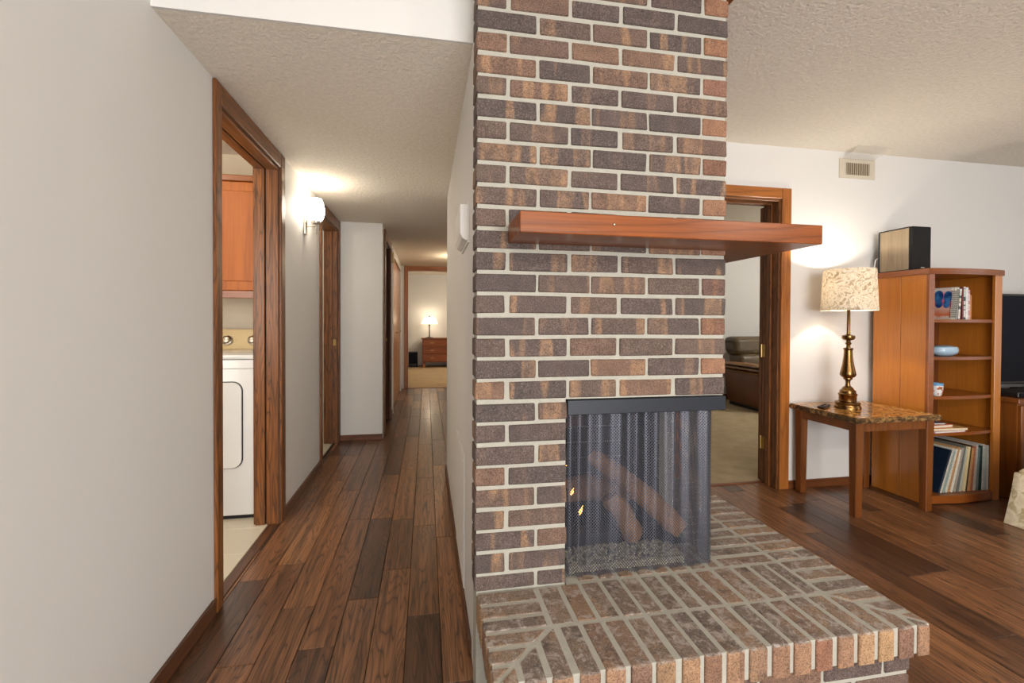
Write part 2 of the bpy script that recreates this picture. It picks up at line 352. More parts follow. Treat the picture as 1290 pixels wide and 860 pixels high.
# ------------------------------------------------------------------ cased doorways
def casing_y(par, x, sgn, ya, yb, zh, w0, w1, wh, mat, matt, th=.016):
    xa, xb = sorted((x, x+sgn*th))
    link('casing', B((xa, xb, ya-w0, ya+.004, 0, zh+wh), bev=.004), mat, par)
    link('casing', B((xa, xb, yb-.004, yb+w1, 0, zh+wh), bev=.004), mat, par)
    link('head_casing', B((xa, xb-.001, ya+.004, yb-.004, zh-.004, zh+wh), bev=.004), matt, par)
d1 = thing('door_1', (XL, D1a, 0), 'oak-cased pocket doorway opening to the laundry', 'doorway', kind='structure')
casing_y(d1, XL, 1, D1a, D1b, D1z, .052, .066, .08, TRIM, TRIMY)
for xa, xb in ((XL-.066, XL), (XL-t, XL-.074)):
    link('jamb', B((xa, xb, D1b-.018, D1b+.0, 0, D1z), bev=.002), TRIM, d1)
    link('head_jamb', B((xa, xb, D1a+.018, D1b-.018, D1z-.02, D1z), bev=.002), TRIMY, d1)
link('track_slot', B((XL-.074, XL-.066, D1a, D1b, D1z-.004, D1z+.0)), SOOT_SHADE, d1)  # dark strip: shade of the head gap put into its colour
link('jamb_slot', B((XL-.074, XL-.066, D1b-.004, D1b, 0, D1z-.004)), SOOT_SHADE, d1)  # same painted shade for the gap in the jamb
link('jamb', B((XL-t, XL, D1a, D1a+.018, 0, D1z), bev=.002), TRIM, d1)
link('casing', B((XL-t-.014, XL-t, D1b-.004, D1b+.06, 0, D1z+.06), bev=.003), TRIM, d1)
link('threshold', B((XL-.055, XL-.004, D1a+.018, D1b-.018, -.01, .006), bev=.003), BASEB, d1)

d2 = thing('door_2', (XL, D2a, 0), 'dark oak-cased doorway beyond the wall sconce', 'doorway', kind='structure')
casing_y(d2, XL, 1, D2a, D2b, D2z, .05, .06, .085, TRIM, TRIMY)
link('jamb', B((XL-t, XL, D2b-.02, D2b, 0, D2z), bev=.002), TRIM, d2)
link('jamb', B((XL-t, XL, D2a, D2a+.02, 0, D2z), bev=.002), TRIM, d2)
link('head_jamb', B((XL-t, XL, D2a+.02, D2b-.02, D2z-.02, D2z), bev=.002), TRIMY, d2)
link('door_stop', B((XL-.08, XL-.045, D2b-.03, D2b-.02, 0, D2z-.02), bev=.002), TRIM, d2)
tag(link('strike_plate', B((XL-.04, XL-.015, D2b-.0225, D2b-.0195, .95, 1.01), bev=.0005), GOLD, d2), 'brass strike plate')

d3 = thing('door_3', (XN, D3a, 0), 'dark closed wooden door in the narrow hallway wall', 'door', kind='structure')
casing_y(d3, XN, 1, D3a, D3b, 2.06, .07, .06, .08, TRIM, TRIMY)
link('jamb', B((XN-.1, XN, D3b-.014, D3b, 0, 2.06)), DOORD, d3)
link('jamb', B((XN-.1, XN, D3a, D3a+.014, 0, 2.06)), DOORD, d3)
dl = link('door_leaf', B((XN-.075, XN-.04, D3a+.016, D3b-.016, .01, 2.06)), DOORD, d3)
kb = bmesh.new(); lathe(kb, [(.0, -.02), (.016, -.016), (.02, 0), (.016, .012), (.008, .016), (.008, .03), (.02, .034), (.02, .04)], (0, 0, 0), 16)
bmesh.ops.rotate(kb, verts=kb.verts, matrix=Matrix.Rotation(math.radians(-90), 3, 'Y')); bmesh.ops.translate(kb, verts=kb.verts, vec=(XN, D3a+.08, .99))
link('door_knob', kb, GOLD, dl, True)
d4 = thing('door_4', (XN, D4a, 0), 'honey wood folding closet door in the narrow hallway wall', 'door', kind='structure')
casing_y(d4, XN, 1, D4a, D4b, 2.04, .045, .05, .09, WHITEP, WHITEP)
ym = (D4a+D4b)/2
for a, b_ in ((D4a+.005, ym-.003), (ym+.003, D4b-.005)):
    lf = link('door_leaf', B((XN-.045, XN-.008, a, b_, .015, 2.035), bev=.003), DOORW, d4)
    kk = bmesh.new(); lathe(kk, [(.004, 0), (.004, .012), (.011, .016), (.012, .024), (.0, .03)], (0, 0, 0), 12)
    bmesh.ops.rotate(kk, verts=kk.verts, matrix=Matrix.Rotation(math.radians(90), 3, 'Y')); bmesh.ops.translate(kk, verts=kk.verts, vec=(XN-.009, b_-.08, 1.02))
    link('door_knob', kk, GOLD, lf, True)
d5 = thing('door_5', (EX0, YEND, 0), 'honey wood cased doorway to the bedroom at the hallway end', 'doorway', kind='structure')
link('casing', B((EX0-.05, EX0+.004, YEND-.016, YEND, 0, ZH-.003), bev=.003), HONEYZ, d5)
link('casing', B((EX1-.004, EX1+.055, YEND-.016, YEND, 0, ZH-.003), bev=.003), HONEYZ, d5)
link('head_casing', B((EX0+.004, EX1-.004, YEND-.016, YEND, 2.088, ZH-.003), bev=.003), HONEYX, d5)
link('jamb', B((EX0, EX0+.018, YEND, YEND+.12, 0, 2.095), bev=.002), HONEYZ, d5)
link('jamb', B((EX1-.018, EX1, YEND, YEND+.12, 0, 2.095), bev=.002), HONEYZ, d5)
link('head_jamb', B((EX0+.018, EX1-.018, YEND, YEND+.12, 2.077, 2.095), bev=.002), HONEYX, d5)
link('threshold', B((EX0+.018, EX1-.018, YEND, YEND+.05, -.01, .006), bev=.002), BASEBX, d5)
d6 = thing('door_6', (DBx1, YB, 0), 'honey oak-cased doorway to the carpeted den with open door', 'doorway', kind='structure')
link('casing', B((DBx1-.004, DBx1+.071, YB-.016, YB, 0, DBz+.071), bev=.004), HONEYZ, d6)
link('casing', B((DBx0-.071, DBx0+.004, YB-.016, YB, 0, DBz+.071), bev=.004), HONEYZ, d6)
link('head_casing', B((DBx0+.004, DBx1-.004, YB-.015, YB, DBz-.004, DBz+.071), bev=.004), HONEYX, d6)
for x0, x1 in ((DBx1-.02, DBx1), (DBx0, DBx0+.02)):
    link('jamb', B((x0, x1, YB, YB+.15, 0, DBz), bev=.002), TRIM, d6)
link('head_jamb', B((DBx0+.02, DBx1-.02, YB, YB+.15, DBz-.02, DBz), bev=.002), TRIMX, d6)
link('door_stop', B((DBx1-.032, DBx1-.02, YB+.06, YB+.10, 0, DBz-.02), bev=.002), TRIM, d6)
link('door_stop', B((DBx0+.032, DBx1-.032, YB+.06, YB+.10, DBz-.032, DBz-.02), bev=.002), TRIMX, d6)
link('threshold', B((DBx0+.02, DBx1-.02, YB+.135, YB+.165, -.01, .008), bev=.003), BASEBX, d6)
leaf = link('door_leaf', B((DBx1-.012, DBx1+.745, YB+.16, YB+.195, .012, DBz-.025), bev=.002), TRIM, d6)
for z in (.30, .98, 1.76):
    hb = B((DBx1-.023, DBx1-.019, YB+.115, YB+.15, z-.045, z+.045)); tube(hb, (DBx1-.024, YB+.155, z-.048), (DBx1-.024, YB+.155, z+.048), .006, n=10)
    tag(link('hinge', hb, GOLD, d6, True), 'brass hinge')

# ------------------------------------------------------------------ fireplace
fp = thing('fireplace', ((FL+FR)/2, FY, 0), 'dark brown brick corner fireplace with black lintel bar and mesh curtain', 'fireplace')
IN = .005
def mortar_box(*a): return link('mortar_core', B(*a), MORTAR, fp)
mortar_box((FL+IN, OPX-IN-.02, FY+IN, FY+.094, 0.0, ZC), (XR+.101, OPX-IN-.02, FY+.094, YB-.001, 0, ZC), (OPX-IN-.02, OPX-IN, FY+IN, YB-.001, 0, ZC),
           (OPX-IN, FR-IN, FY+IN, YB-.001, .937, ZC), (OPX-IN, FR-IN, OPY+.02, YB-.001, 0, .937), (OPX-IN, FR-IN, FY+.004, OPY+.02, 0, .25))
bcache = {}
def brick_me(kind, L, Dp, H, mats, seed, big=None, endslot=False):
    key = (kind, round(L, 3), round(Dp, 3), round(H, 3), seed)
    if key in bcache: return bcache[key]
    rr = random.Random(hash(key) % 9999 if False else int(L*1e4)+int(Dp*1e3)*7+seed*131)
    bm = bmesh.new(); vs = bx(bm, -L/2, L/2, -Dp/2, Dp/2, -H/2, H/2)
    for v in list(bm.verts): v.co += Vector([rr.uniform(-.0014, .0014) for _ in range(3)])
    bmesh.ops.bevel(bm, geom=list(bm.edges), offset=.0032, segments=1, affect='EDGES')
    bmesh.ops.recalc_face_normals(bm, faces=bm.faces)
    me = bpy.data.meshes.new('brick'); bm.to_mesh(me); bm.free()
    for m_ in mats: me.materials.append(m_)
    bcache[key] = me; return me
CH = .0677; Z0 = 2.0863            # joint centre reference height and course height
JT = .0125
rowA = [(FL, .3405), (.3515, .5195), (.5275, .716), (.7275, .9125), (.922, FR)]
rowB = [(FL, .2425), (.256, .444), (.457, .616), (.6285, .8135), (.8255, FR)]
rb = random.Random(3)
side_bm = bmesh.new()
def zr(k): return Z0-k*CH          # joint k centre; course k lies under it
for k in range(-5, 27):
    zt = zr(k)-JT/2; zb = zr(k+1)+JT/2
    zt = min(zt, ZC); zb = max(zb, HZ+.004 if zr(k+1) < HZ+.02 else zb)
    if zt-zb < .02: continue
    A = (k % 2 == 1)
    for i, (x0, x1) in enumerate(rowA if A else rowB):
        last = i == 4
        if zb < .93 and zt > HZ:               # beside the opening: only the left pier
            if x0 >= OPX-.01: continue
            x1 = min(x1, OPX-.002)
            if x1-x0 < .03: continue
        j = lambda s: rb.uniform(-s, s)
        dep = .19 if (A and last) else .092
        xa, xb = x0+(0 if i == 0 else j(.0022)), x1+(0 if last else j(.0022))
        za, zb_ = zb+j(.0012), zt+j(.0012)
        me = brick_me('face', round(xb-xa, 3), dep, round(zb_-za, 3), [BRICKO if (A and last) else BRICK], rb.randrange(3))
        place('brick', me, ((xa+xb)/2, FY+dep/2+j(.0012), (za+zb_)/2), fp)
    y = FY+(.19 if A else .092)+.0115
    while y < YB-.03:
        e = min(y+.1905, YB-.004)
        if e-y > .03 and not (zt < .95 and y < 1.73):
            bx(side_bm, FR-.092, FR+rb.uniform(-.001, .001), y, e, zb, zt, bev=.003)
        elif zt < .95 and e > 1.73+.03:
            bx(side_bm, FR-.07, FR, 1.734, e, zb, zt, bev=.003)
        y = e+.0115
# low bricks of the left pier in front of the hearth level
tag(link('side_bricks', side_bm, BRICK, fp), kind='stuff')
# lintel bar, wrapping the open corner
link('lintel_bar', B((OPX-.001, FR+.002, FY-.004, FY+.03, .886, .9345), bev=.002), BLACKM, fp)
link('lintel_bar', B((FR-.03, FR+.002, FY+.03, 1.75, .886, .9345), bev=.002), BLACKM, fp)
PY = 1.73
link('mortar_core', B((FR-.075, FR-IN, PY, OPY+.02, 0, .937)), MORTAR, fp)
# firebox lining
lin = bmesh.new()
z = HZ
r_ = 0
while z < .93:
    o = .055 if r_ % 2 else 0
    y = FY+.1-o
    while y < OPY:
        bx(lin, OPX-.002, OPX+.022, max(y, FY+.06), min(y+.21, OPY), z+.004, min(z+.066, .935), bev=.002); y += .218
    x = OPX+.02-o
    while x < FR:
        bx(lin, max(x, OPX+.022), min(x+.21, FR-.002), OPY-.022, OPY+.002, z+.004, min(z+.066, .935), bev=.002); x += .218
    y = PY-o
    while y < OPY-.03:
        bx(lin, FR-.095, FR-.075, max(y, PY), min(y+.21, OPY-.022), z+.004, min(z+.066, .935), bev=.002); y += .218
    z += .072; r_ += 1
for zz in (.70, .772, .844): link('firebrick', B((.60, .715, OPY-.024, OPY-.021, zz+.004, zz+.066), bev=.001), BRICKO, fp)
tag(link('firebox_lining', lin, FIREB, fp), kind='stuff')
link('firebox_floor', B((OPX, FR-.02, FY+.192, OPY, .25, HZ-.004)), SOOT_SHADE, fp)
link('smoke_chamber', B((OPX, FR-.03, FY+.03, OPY, .928, .9365)), SOOT_SHADE, fp)
# mesh curtain
m, nt, b = mat_new('chain_mesh')
uv = nd(nt, 'ShaderNodeUVMap').outputs[0]; sep = nd(nt, 'ShaderNodeSeparateXYZ', {0: uv})
def tri(s): return math_(nt, 'ABSOLUTE', math_(nt, 'SUBTRACT', math_(nt, 'FRACT', s), .5))
ua = math_(nt, 'DIVIDE', sep.outputs[0], .0096); va = math_(nt, 'DIVIDE', sep.outputs[1], .0108)
w1 = math_(nt, 'LESS_THAN', tri(math_(nt, 'ADD', ua, va)), .195); w2 = math_(nt, 'LESS_THAN', tri(math_(nt, 'SUBTRACT', ua, va)), .195)
wire = math_(nt, 'MAXIMUM', w1, w2)
b.inputs['Base Color'].default_value = srgb(82, 84, 93); b.inputs['Metallic'].default_value = .6; b.inputs['Roughness'].default_value = .42
nt.links.new(wire, b.inputs['Alpha']); CHAIN = m
def curtain(name, pts, z0, z1, amp, per, parent, phase=0):
    """pleated cloth along a polyline of (x, y)"""
    bm = bmesh.new(); uvl = bm.loops.layers.uv.new('UVMap')
    seg = []; tot = 0
    for (xa, ya), (xb, yb) in zip(pts, pts[1:]):
        L = math.hypot(xb-xa, yb-ya); seg.append((tot, L, xa, ya, xb, yb)); tot += L
    n = int(tot/.004); nz = 10; cols = []
    s_len = 0; prev = None
    for i in range(n+1):
        s = tot*i/n
        for st, L, xa, ya, xb, yb in seg:
            if s <= st+L+1e-6: break
        q = (s-st)/L; tx, ty = (xb-xa)/L, (yb-ya)/L
        col = []
        for jz in range(nz+1):
            h = jz/nz; a = amp*(.75+.35*h)*(.7+.3*math.sin(s*23+1))
            d = a*math.sin(2*math.pi*s/per+phase+.5*math.sin(s*31)+.25*math.sin(3*h+s*9))
            sag = .006*math.sin(s*40) * (1-h)
            col.append((xa+tx*L*q-ty*d, ya+ty*L*q+tx*d, z0+(z1-z0)*h+max(0, sag)*.5))
        if prev: s_len += math.dist(prev[5], col[5])
        prev = col; cols.append(([bm.verts.new(c) for c in col], s_len, col))
    for (va_, ua_, ca), (vb_, ub_, cb) in zip(cols, cols[1:]):
        for jz in range(nz):
            f = bm.faces.new((va_[jz], vb_[jz], vb_[jz+1], va_[jz+1]))
            for lp, (uu, zz) in zip(f.loops, ((ua_, ca[jz][2]), (ub_, cb[jz][2]), (ub_, cb[jz+1][2]), (ua_, ca[jz+1][2]))): lp[uvl].uv = (uu, zz)
    return link(name, bm, CHAIN, parent, True)
curtain('mesh_curtain', [(OPX+.006, FY+.028), (FR-.085, FY+.028), (FR-.03, FY+.030)], HZ+.003, .887, .008, .066, fp)
curtain('mesh_curtain', [(FR-.03, FY+.030), (FR-.022, FY+.10), (FR-.022, 1.725)], HZ+.003, .887, .011, .040, fp)
rod = bmesh.new(); path(rod, [(OPX, FY+.034, .893), (FR-.024, FY+.034, .893), (FR-.024, 1.73, .893)], .005); link('curtain_rod', rod, BLACKM, fp)
# crown trim at the ceiling
cr = B((FL-.03, FR+.035, FY-.035, FY, 2.30, ZC), (FR, FR+.035, FY, YB, 2.30, ZC), bev=.004)
link('crown_trim', cr, MANTEL, fp)
# gas log set inside
gl = thing('gas_log_grate', (.72, 1.72, HZ), 'dark steel grate and burner pan inside the fireplace', 'grate')
bm = bmesh.new()
for x in (.55, .65, .75, .85, .93): path(bm, [(x, 1.60, HZ+.10), (x, 1.63, HZ+.075), (x, 1.86, HZ+.075)], .007, 6)
for x in (.56, .9):
    for y in (1.65, 1.83): tube(bm, (x, y, HZ-.004), (x, y, HZ+.075), .007, n=6)
link('grate_bars', bm, SOOT_SHADE, gl)
link('burner_pan', B((.50, .70, 1.598, 1.66, HZ-.004, HZ+.075), bev=.004), DARKP, gl)
def log(p0, p1, r0, r1, label, seed):
    rr = random.Random(seed); bm = bmesh.new(); p0 = Vector(p0); p1 = Vector(p1); d = p1-p0; q = d.to_track_quat('Z', 'Y').to_matrix(); n = 14; rings = []
    for i in range(11):
        f = i/10; c = p0+d*f+Vector((rr.uniform(-.004, .004), rr.uniform(-.004, .004), .012*math.sin(f*3.1)))
        r = (r0+(r1-r0)*f)*(.82 if i in (0, 10) else 1)
        rings.append([bm.verts.new(c+q @ Vector((r*(1+rr.uniform(-.12, .12))*math.cos(6.2832*k/n), r*(1+rr.uniform(-.12, .12))*math.sin(6.2832*k/n), 0))) for k in range(n)])
    for a, b_ in zip(rings, rings[1:]):
        for k in range(n): bm.faces.new((a[k], a[(k+1) % n], b_[(k+1) % n], b_[k]))
    bm.faces.new(rings[0][::-1]); bm.faces.new(rings[-1])
    tag(link('fire_log', bm, BARK, None, True), label, 'log', 'logs in the fireplace')
log((.66, 1.76, HZ+.31), (.92, 1.53, HZ+.085), .034, .042, 'long brown ceramic log leaning across the fire bed', 1)
log((.50, 1.86, HZ+.13), (.87, 1.84, HZ+.13), .05, .055, 'thick brown ceramic log lying at the back of the grate', 2)
log((.66, 1.58, HZ+.21), (.75, 1.56, HZ+.06), .035, .04, 'short stubby ceramic log standing behind the ash bed', 3)
# ash bed: loose gravel nobody could count
rr = random.Random(9); bm = bmesh.new()
xs = [(.47+.4*i/60) for i in range(61)]
for _ in range(900):
    x = rr.uniform(.475, .90); y = rr.uniform(1.475, 1.585); hgt = .055*(1-abs((y-1.53)/.06)**2)*(1-.6*max(0, (x-.82)/.08))
    s = rr.uniform(.005, .009)
    mt = Matrix.Translation((x, y, HZ+.002+max(0, hgt)*rr.uniform(.55, 1))) @ Matrix.Rotation(rr.uniform(0, 6), 4, (rr.random(), rr.random(), 1)) @ Matrix.Diagonal((s, s*rr.uniform(.6, 1), s*rr.uniform(.5, .9), 1))
    bmesh.ops.create_icosphere(bm, subdivisions=1, radius=1, matrix=mt)
lathe_c = bm
hb = [(.475, 1.478), (.9, 1.478), (.9, 1.588), (.475, 1.588)]
prism(bm, hb, HZ-.003, HZ+.022)
tag(link('ash_bed', bm, ASH), 'bed of pale ash gravel in front of the fire logs', 'ash', kind='stuff')
def flame(x, y, z, h, w, label):
    bm = bmesh.new(); lathe(bm, [(w*.35, 0), (w, h*.28), (w*.75, h*.5), (w*.3, h*.8), (0.0003, h)], (x, y, z), 8)
    for v in bm.verts: v.co.x += (v.co.z-z)*.35*math.sin((v.co.z-z)*40)
    tag(link('flame', bm, FLAME, None, True), label, 'flame', 'flames in the fireplace')
flame(.50, 1.62, HZ+.31, .035, .008, 'small orange flame high behind the mesh curtain')
flame(.535, 1.64, HZ+.20, .026, .007, 'small orange flame above the burner pan')
flame(.485, 1.60, HZ+.265, .016, .004, 'tiny orange flame beside the left firebox wall')
flame(.575, 1.66, HZ+.115, .035, .007, 'low reddish flame behind the burner pan')

# mantel: solid shelf wrapping the corner
mb = bmesh.new(); prism(mb, [(.2515, FY-.003), (.2515, 1.235), (1.2145, 1.235), (1.2145, 2.62), (FR+.004, 2.62), (FR+.004, FY-.003)], 1.4315, 1.4905)
bmesh.ops.bevel(mb, geom=list(mb.edges), offset=.002, segments=1, affect='EDGES')
mt = thing('mantel_shelf', (.7, 1.3, 1.4315), 'glossy reddish-brown wooden mantel shelf wrapping the brick chimney', 'mantel')
link('shelf_board', mb, MANTEL, mt)
sb = bmesh.new(); lathe(sb, [(.0001, -.004), (.003, -.003), (.0045, 0)], (0, 0, 0), 12)
bmesh.ops.rotate(sb, verts=sb.verts, matrix=Matrix.Rotation(math.radians(-90), 3, 'X')); bmesh.ops.translate(sb, verts=sb.verts, vec=(.525, 1.2345, 1.4635))
tag(link('stocking_hook', sb, NICKEL, mt, True), 'small silver screw head')

# ------------------------------------------------------------------ raised hearth
he = thing('hearth', (.78, 1.3, 0), 'raised brick hearth with mitred rowlock cap and grey mortar', 'hearth')
HX0, HX1, HYF, HYE = .155, 1.406, 1.046, 2.30
JX0, JX1, JY = .3435, 1.2255, 1.2285
link('mortar_bed', B((HX0+.006, HX1-.006, HYF+.007, FY, .258, HZ-.0022), (FR, HX1-.006, FY, HYE-.004, .258, HZ-.0022), (OPX, FR, FY, FY+.19, .252, HZ-.0022), (HX0+.04, HX1-.04, HYF+.04, FY, 0, .258), (FR, HX1-.04, FY, HYE-.03, 0, .258)), MORTAR, he)
def clip(poly, a, bb, c):      # keep a*x+b*y<=c
    out = []
    for i, p in enumerate(poly):
        q = poly[(i+1) % len(poly)]; dp = a*p[0]+bb*p[1]-c; dq = a*q[0]+bb*q[1]-c
        if dp <= 0: out.append(p)
        if dp*dq < 0: f = dp/(dp-dq); out.append((p[0]+(q[0]-p[0])*f, p[1]+(q[1]-p[1])*f))
    return out
rh = random.Random(21)
def cap_brick(x0, x1, y0, y1, clips=(), nose=None):
    j = .0078; jj = lambda: rh.uniform(-.0015, .0015)
    xa, xb, ya, yb = x0+j+jj(), x1-j+jj(), y0+j+jj(), y1-j+jj()
    if nose == 'f': ya = y0+rh.uniform(-.0015, .0015)
    if nose == 'l': xa = x0+rh.uniform(-.0015, .0015)
    if nose == 'r': xb = x1+rh.uniform(-.0015, .0015)
    poly = [(xa, ya), (xb, ya), (xb, yb), (xa, yb)]
    for c in clips: poly = clip(poly, *c)
    if len(poly) < 3: return
    ar = abs(sum(poly[i][0]*poly[(i+1) % len(poly)][1]-poly[(i+1) % len(poly)][0]*poly[i][1] for i in range(len(poly))))/2
    if ar < 1.5e-4: return
    zt = HZ+rh.uniform(-.0015, .0015)
    bm = bmesh.new(); prism(bm, poly, HZ-.088, zt)
    bmesh.ops.remove_doubles(bm, verts=bm.verts, dist=.0008)
    bmesh.ops.recalc_face_normals(bm, faces=bm.faces)
    top = [e for e in bm.edges if all(v.co.z > HZ-.01 for v in e.verts)]
    fr = [e for e in top if (nose == 'f' and all(v.co.y < y0+.004 for v in e.verts)) or (nose == 'l' and all(v.co.x < x0+.004 for v in e.verts)) or (nose == 'r' and all(v.co.x > x1-.004 for v in e.verts))]
    try:
        if fr: bmesh.ops.bevel(bm, geom=fr, offset=.009, segments=3, affect='EDGES', profile=.5)
        es = [e for e in bm.edges if e.calc_face_angle(0) > .6]
        bmesh.ops.bevel(bm, geom=es, offset=.0025, segments=1, affect='EDGES')
    except Exception: pass
    bm.normal_update()
    for f in bm.faces:
        if f.normal.z < .55: f.material_index = 1
    link('brick', bm, [BRICKH, BRICKE], he)
# diagonals: left mitre from (HX0,HYF) to (JX0,JY); right mitre from (HX1,HYF) to (JX1,JY)
def half(p, q, side, off=.006):
    dx, dy = q[0]-p[0], q[1]-p[1]; L = math.hypot(dx, dy); nx, ny = -dy/L*side, dx/L*side
    return (nx, ny, nx*p[0]+ny*p[1]-off)
ML = ((HX0, HYF), (JX0, JY)); MR = ((HX1, HYF), (JX1, JY))
fj = [.155, .222, .2905, .358, .425, .492, .5595, .627, .692, .755, .8205, .887, .953, 1.020, 1.087, 1.152, 1.2185, 1.285, 1.352, 1.406]
for a, c in zip(fj, fj[1:]):
    cl = []
    if a < JX0: cl.append(half(*ML, 1))
    if c > JX1: cl.append(half(*MR, -1))
    cap_brick(a, c, HYF, JY, cl, 'f')
r2j = [JX0, .4195, .487, .5575, .627, .693, .7615, .8225, .891, .962, 1.033, 1.100, 1.168, JX1]
for a, c in zip(r2j, r2j[1:]): cap_brick(a, c, JY, FY+.001)
for a, c in zip([HYF, 1.107, 1.1685, JY, 1.287, 1.352], [1.107, 1.1685, JY, 1.287, 1.352, FY+.003]):
    cap_brick(HX0, JX0, a, c, [half(*ML, -1)] if a < JY-.01 else (), 'l')
ry = [HYF, 1.109, 1.172, JY]+[JY+.0655*i for i in range(1, 17)]
for i, (a, c) in enumerate(zip(ry, ry[1:])):
    if c > HYE+.01: break
    if i == 6:
        cap_brick(JX1, 1.335, a, c); cap_brick(1.335, HX1, a, c, (), 'r'); continue
    cap_brick(JX1, HX1, a, c, [half(*MR, 1)] if a < JY-.01 else (), 'r')
iy = [FY+.001+.066*i for i in range(0, 14)]
for a, c in zip(iy, iy[1:]):
    if c > HYE+.01: break
    cap_brick(FR+.002, JX1, a, c)
for a, c in zip(r2j[2:], r2j[3:]):
    if a > OPX-.03 and c < FR+.03: cap_brick(max(a, OPX), min(c, FR), FY+.001, FY+.17)
# base courses below the cap, set back under the overhang
for r in range(4):
    zt = .252-.008-r*CH; zb = max(zt-CH+.012, .001)
    if zt-zb < .015: continue
    x = HX0+.035+(0 if r % 2 else .095) - .0
    edges = [HX0+.035]+([] if r % 2 else [HX0+.035+.097])
    while edges[-1]+.2 < HX1-.035: edges.append(edges[-1]+.2)
    edges.append(HX1-.036)
    if edges[-1]-edges[-2] < .05: edges.pop(-2)
    for a, c in zip(edges, edges[1:]):
        L = c-a-(.010 if c < HX1-.05 else 0)
        place('brick', brick_me('base', round(L, 3), .09, round(zb-zt, 3)*-1, [BRICK], rh.randrange(3)), (a+L/2, HYF+.034+.045, (zt+zb)/2), he)
    y = HYF+.13
    while y < FY-.03:
        e = min(y+.19, FY-.002)
        place('brick', brick_me('baseside', .09, round(e-y, 3), round(zt-zb, 3), [BRICK], 1), (HX0+.035+.045, (y+e)/2, (zt+zb)/2), he); y = e+.01
    y = HYF+.13
    while y < HYE-.05:
        e = min(y+.19, HYE-.036)
        place('brick', brick_me('baseside', .09, round(e-y, 3), round(zt-zb, 3), [BRICK], 2), (HX1-.036-.045, (y+e)/2, (zt+zb)/2), he); y = e+.01

# ------------------------------------------------------------------ things on the hallway walls
def sconce():
    y = 3.447
    t_ = thing('wall_sconce', (XL, y, 1.80), 'lit wall sconce with white glass globe on nickel arm', 'sconce')
    link('back_plate', B((XL, XL+.018, y-.03, y+.03, 1.79, 1.955), bev=.006, seg=2), NICKEL, t_, True)
    bm = bmesh.new(); path(bm, [(XL+.016, y, 1.85), (-.765, y, 1.85)], .005); tube(bm, (-.765, y, 1.81), (-.765, y, 1.885), .005); tube(bm, (-.765, y, 1.80), (-.765, y, 1.812), .007, .004)
    link('arm', bm, NICKEL, t_, True)
    bm = bmesh.new(); lathe(bm, [(.008, 1.865), (.03, 1.872), (.033, 1.888), (.028, 1.888)], (-.765, y, 0), 20); link('cup', bm, NICKEL, t_, True)
    bm = bmesh.new(); lathe(bm, [(.03, 1.884), (.043, 1.90), (.055, 1.93), (.058, 1.96), (.055, 1.99), (.048, 2.02), (.038, 2.043), (.034, 2.043)], (-.765, y, 0), 24, cap=False)
    link('globe', bm, GLOBE, t_, True)
sconce()
ch = thing('door_chime', (XR, 1.9, 1.5), 'white plastic chime box on the wall behind the fireplace', 'chime box')
bm = bmesh.new(); prof = [(XR, 1.497), (XR-.012, 1.497), (XR-.026, 1.506), (XR-.034, 1.524), (XR-.034, 1.632), (XR, 1.632)]
a = [bm.verts.new((x, 1.76, z)) for x, z in prof]; c = [bm.verts.new((x, 2.06, z)) for x, z in prof]; n = len(prof)
bm.faces.new(a); bm.faces.new(c[::-1])
for i in range(n): bm.faces.new((a[i], a[(i+1) % n], c[(i+1) % n], c[i]))
link('cover', bm, WHITEP, ch)
link('mounting_plate', B((XR-.006, XR, 1.75, 2.07, 1.487, 1.64), bev=.001), WHITEP, ch)
ap = thing('access_panel', (XR, 2.1, .1), 'white panel set low on the wall behind the fireplace', 'panel')
link('cover_plate', B((XR-.006, XR, 1.915, 2.38, .07, .628), bev=.002), WALL, ap)
for y, z in ((1.935, .60), (2.36, .60), (1.935, .10), (2.36, .10)):
    bm = bmesh.new(); tube(bm, (XR-.0075, y, z), (XR-.004, y, z), .004, n=10); link('screw', bm, WHITEP, ap)
sd = thing('alarm_detector', (XN, 5.95, 1.95), 'small round cream alarm on the wall between the far doors', 'alarm')
bm = bmesh.new(); tube(bm, (XN, 5.95, 1.985), (XN+.03, 5.95, 1.985), .07, .062, n=24); link('housing', bm, CREAMP, sd, True)
bm = bmesh.new(); tube(bm, (XN+.03, 5.95, 1.985), (XN+.034, 5.95, 1.985), .02, .018, n=16); link('sensor_cap', bm, WHITEP, sd, True)
hl = thing('hall_ceiling_light', (.5, 6.9, ZH), 'round lit glass ceiling light in the wide end of the hallway', 'ceiling light')
bm = bmesh.new(); lathe(bm, [(.13, 0), (.13, -.02), (.12, -.024)], (.5, 6.9, ZH), 28); link('base_ring', bm, GOLD, hl, True)
bm = bmesh.new(); lathe(bm, [(.12, -.02), (.115, -.05), (.085, -.085), (.04, -.1), (.001, -.103)], (.5, 6.9, ZH), 28, cap=False); link('glass_bowl', bm, BOWL, hl, True)
point('hall_bulb', (.5, 6.9, ZH-.17), 16, WARM, .09)

for cx_, cy_, pw, lab in ((2.6, -.9, 44, 'added unseen glass ceiling light over the middle of the living room'), (.2, -1.2, 24, 'added unseen glass ceiling light by the entry behind the viewer')):  # unseen fixtures added for top light on hearth and floor
    cl = thing('added_living_light', (cx_, cy_, ZC), lab, 'ceiling light')
    bm = bmesh.new(); lathe(bm, [(.16, 0), (.16, -.02), (.15, -.024)], (cx_, cy_, ZC), 28); link('base_ring', bm, NICKEL, cl, True)
    bm = bmesh.new(); lathe(bm, [(.15, -.02), (.14, -.06), (.10, -.1), (.05, -.115), (.001, -.12)], (cx_, cy_, ZC), 28, cap=False); link('glass_bowl', bm, BOWL, cl, True)
    point('living_fill_bulb', (cx_, cy_, ZC-.24), pw, (1, .965, .91), .12)

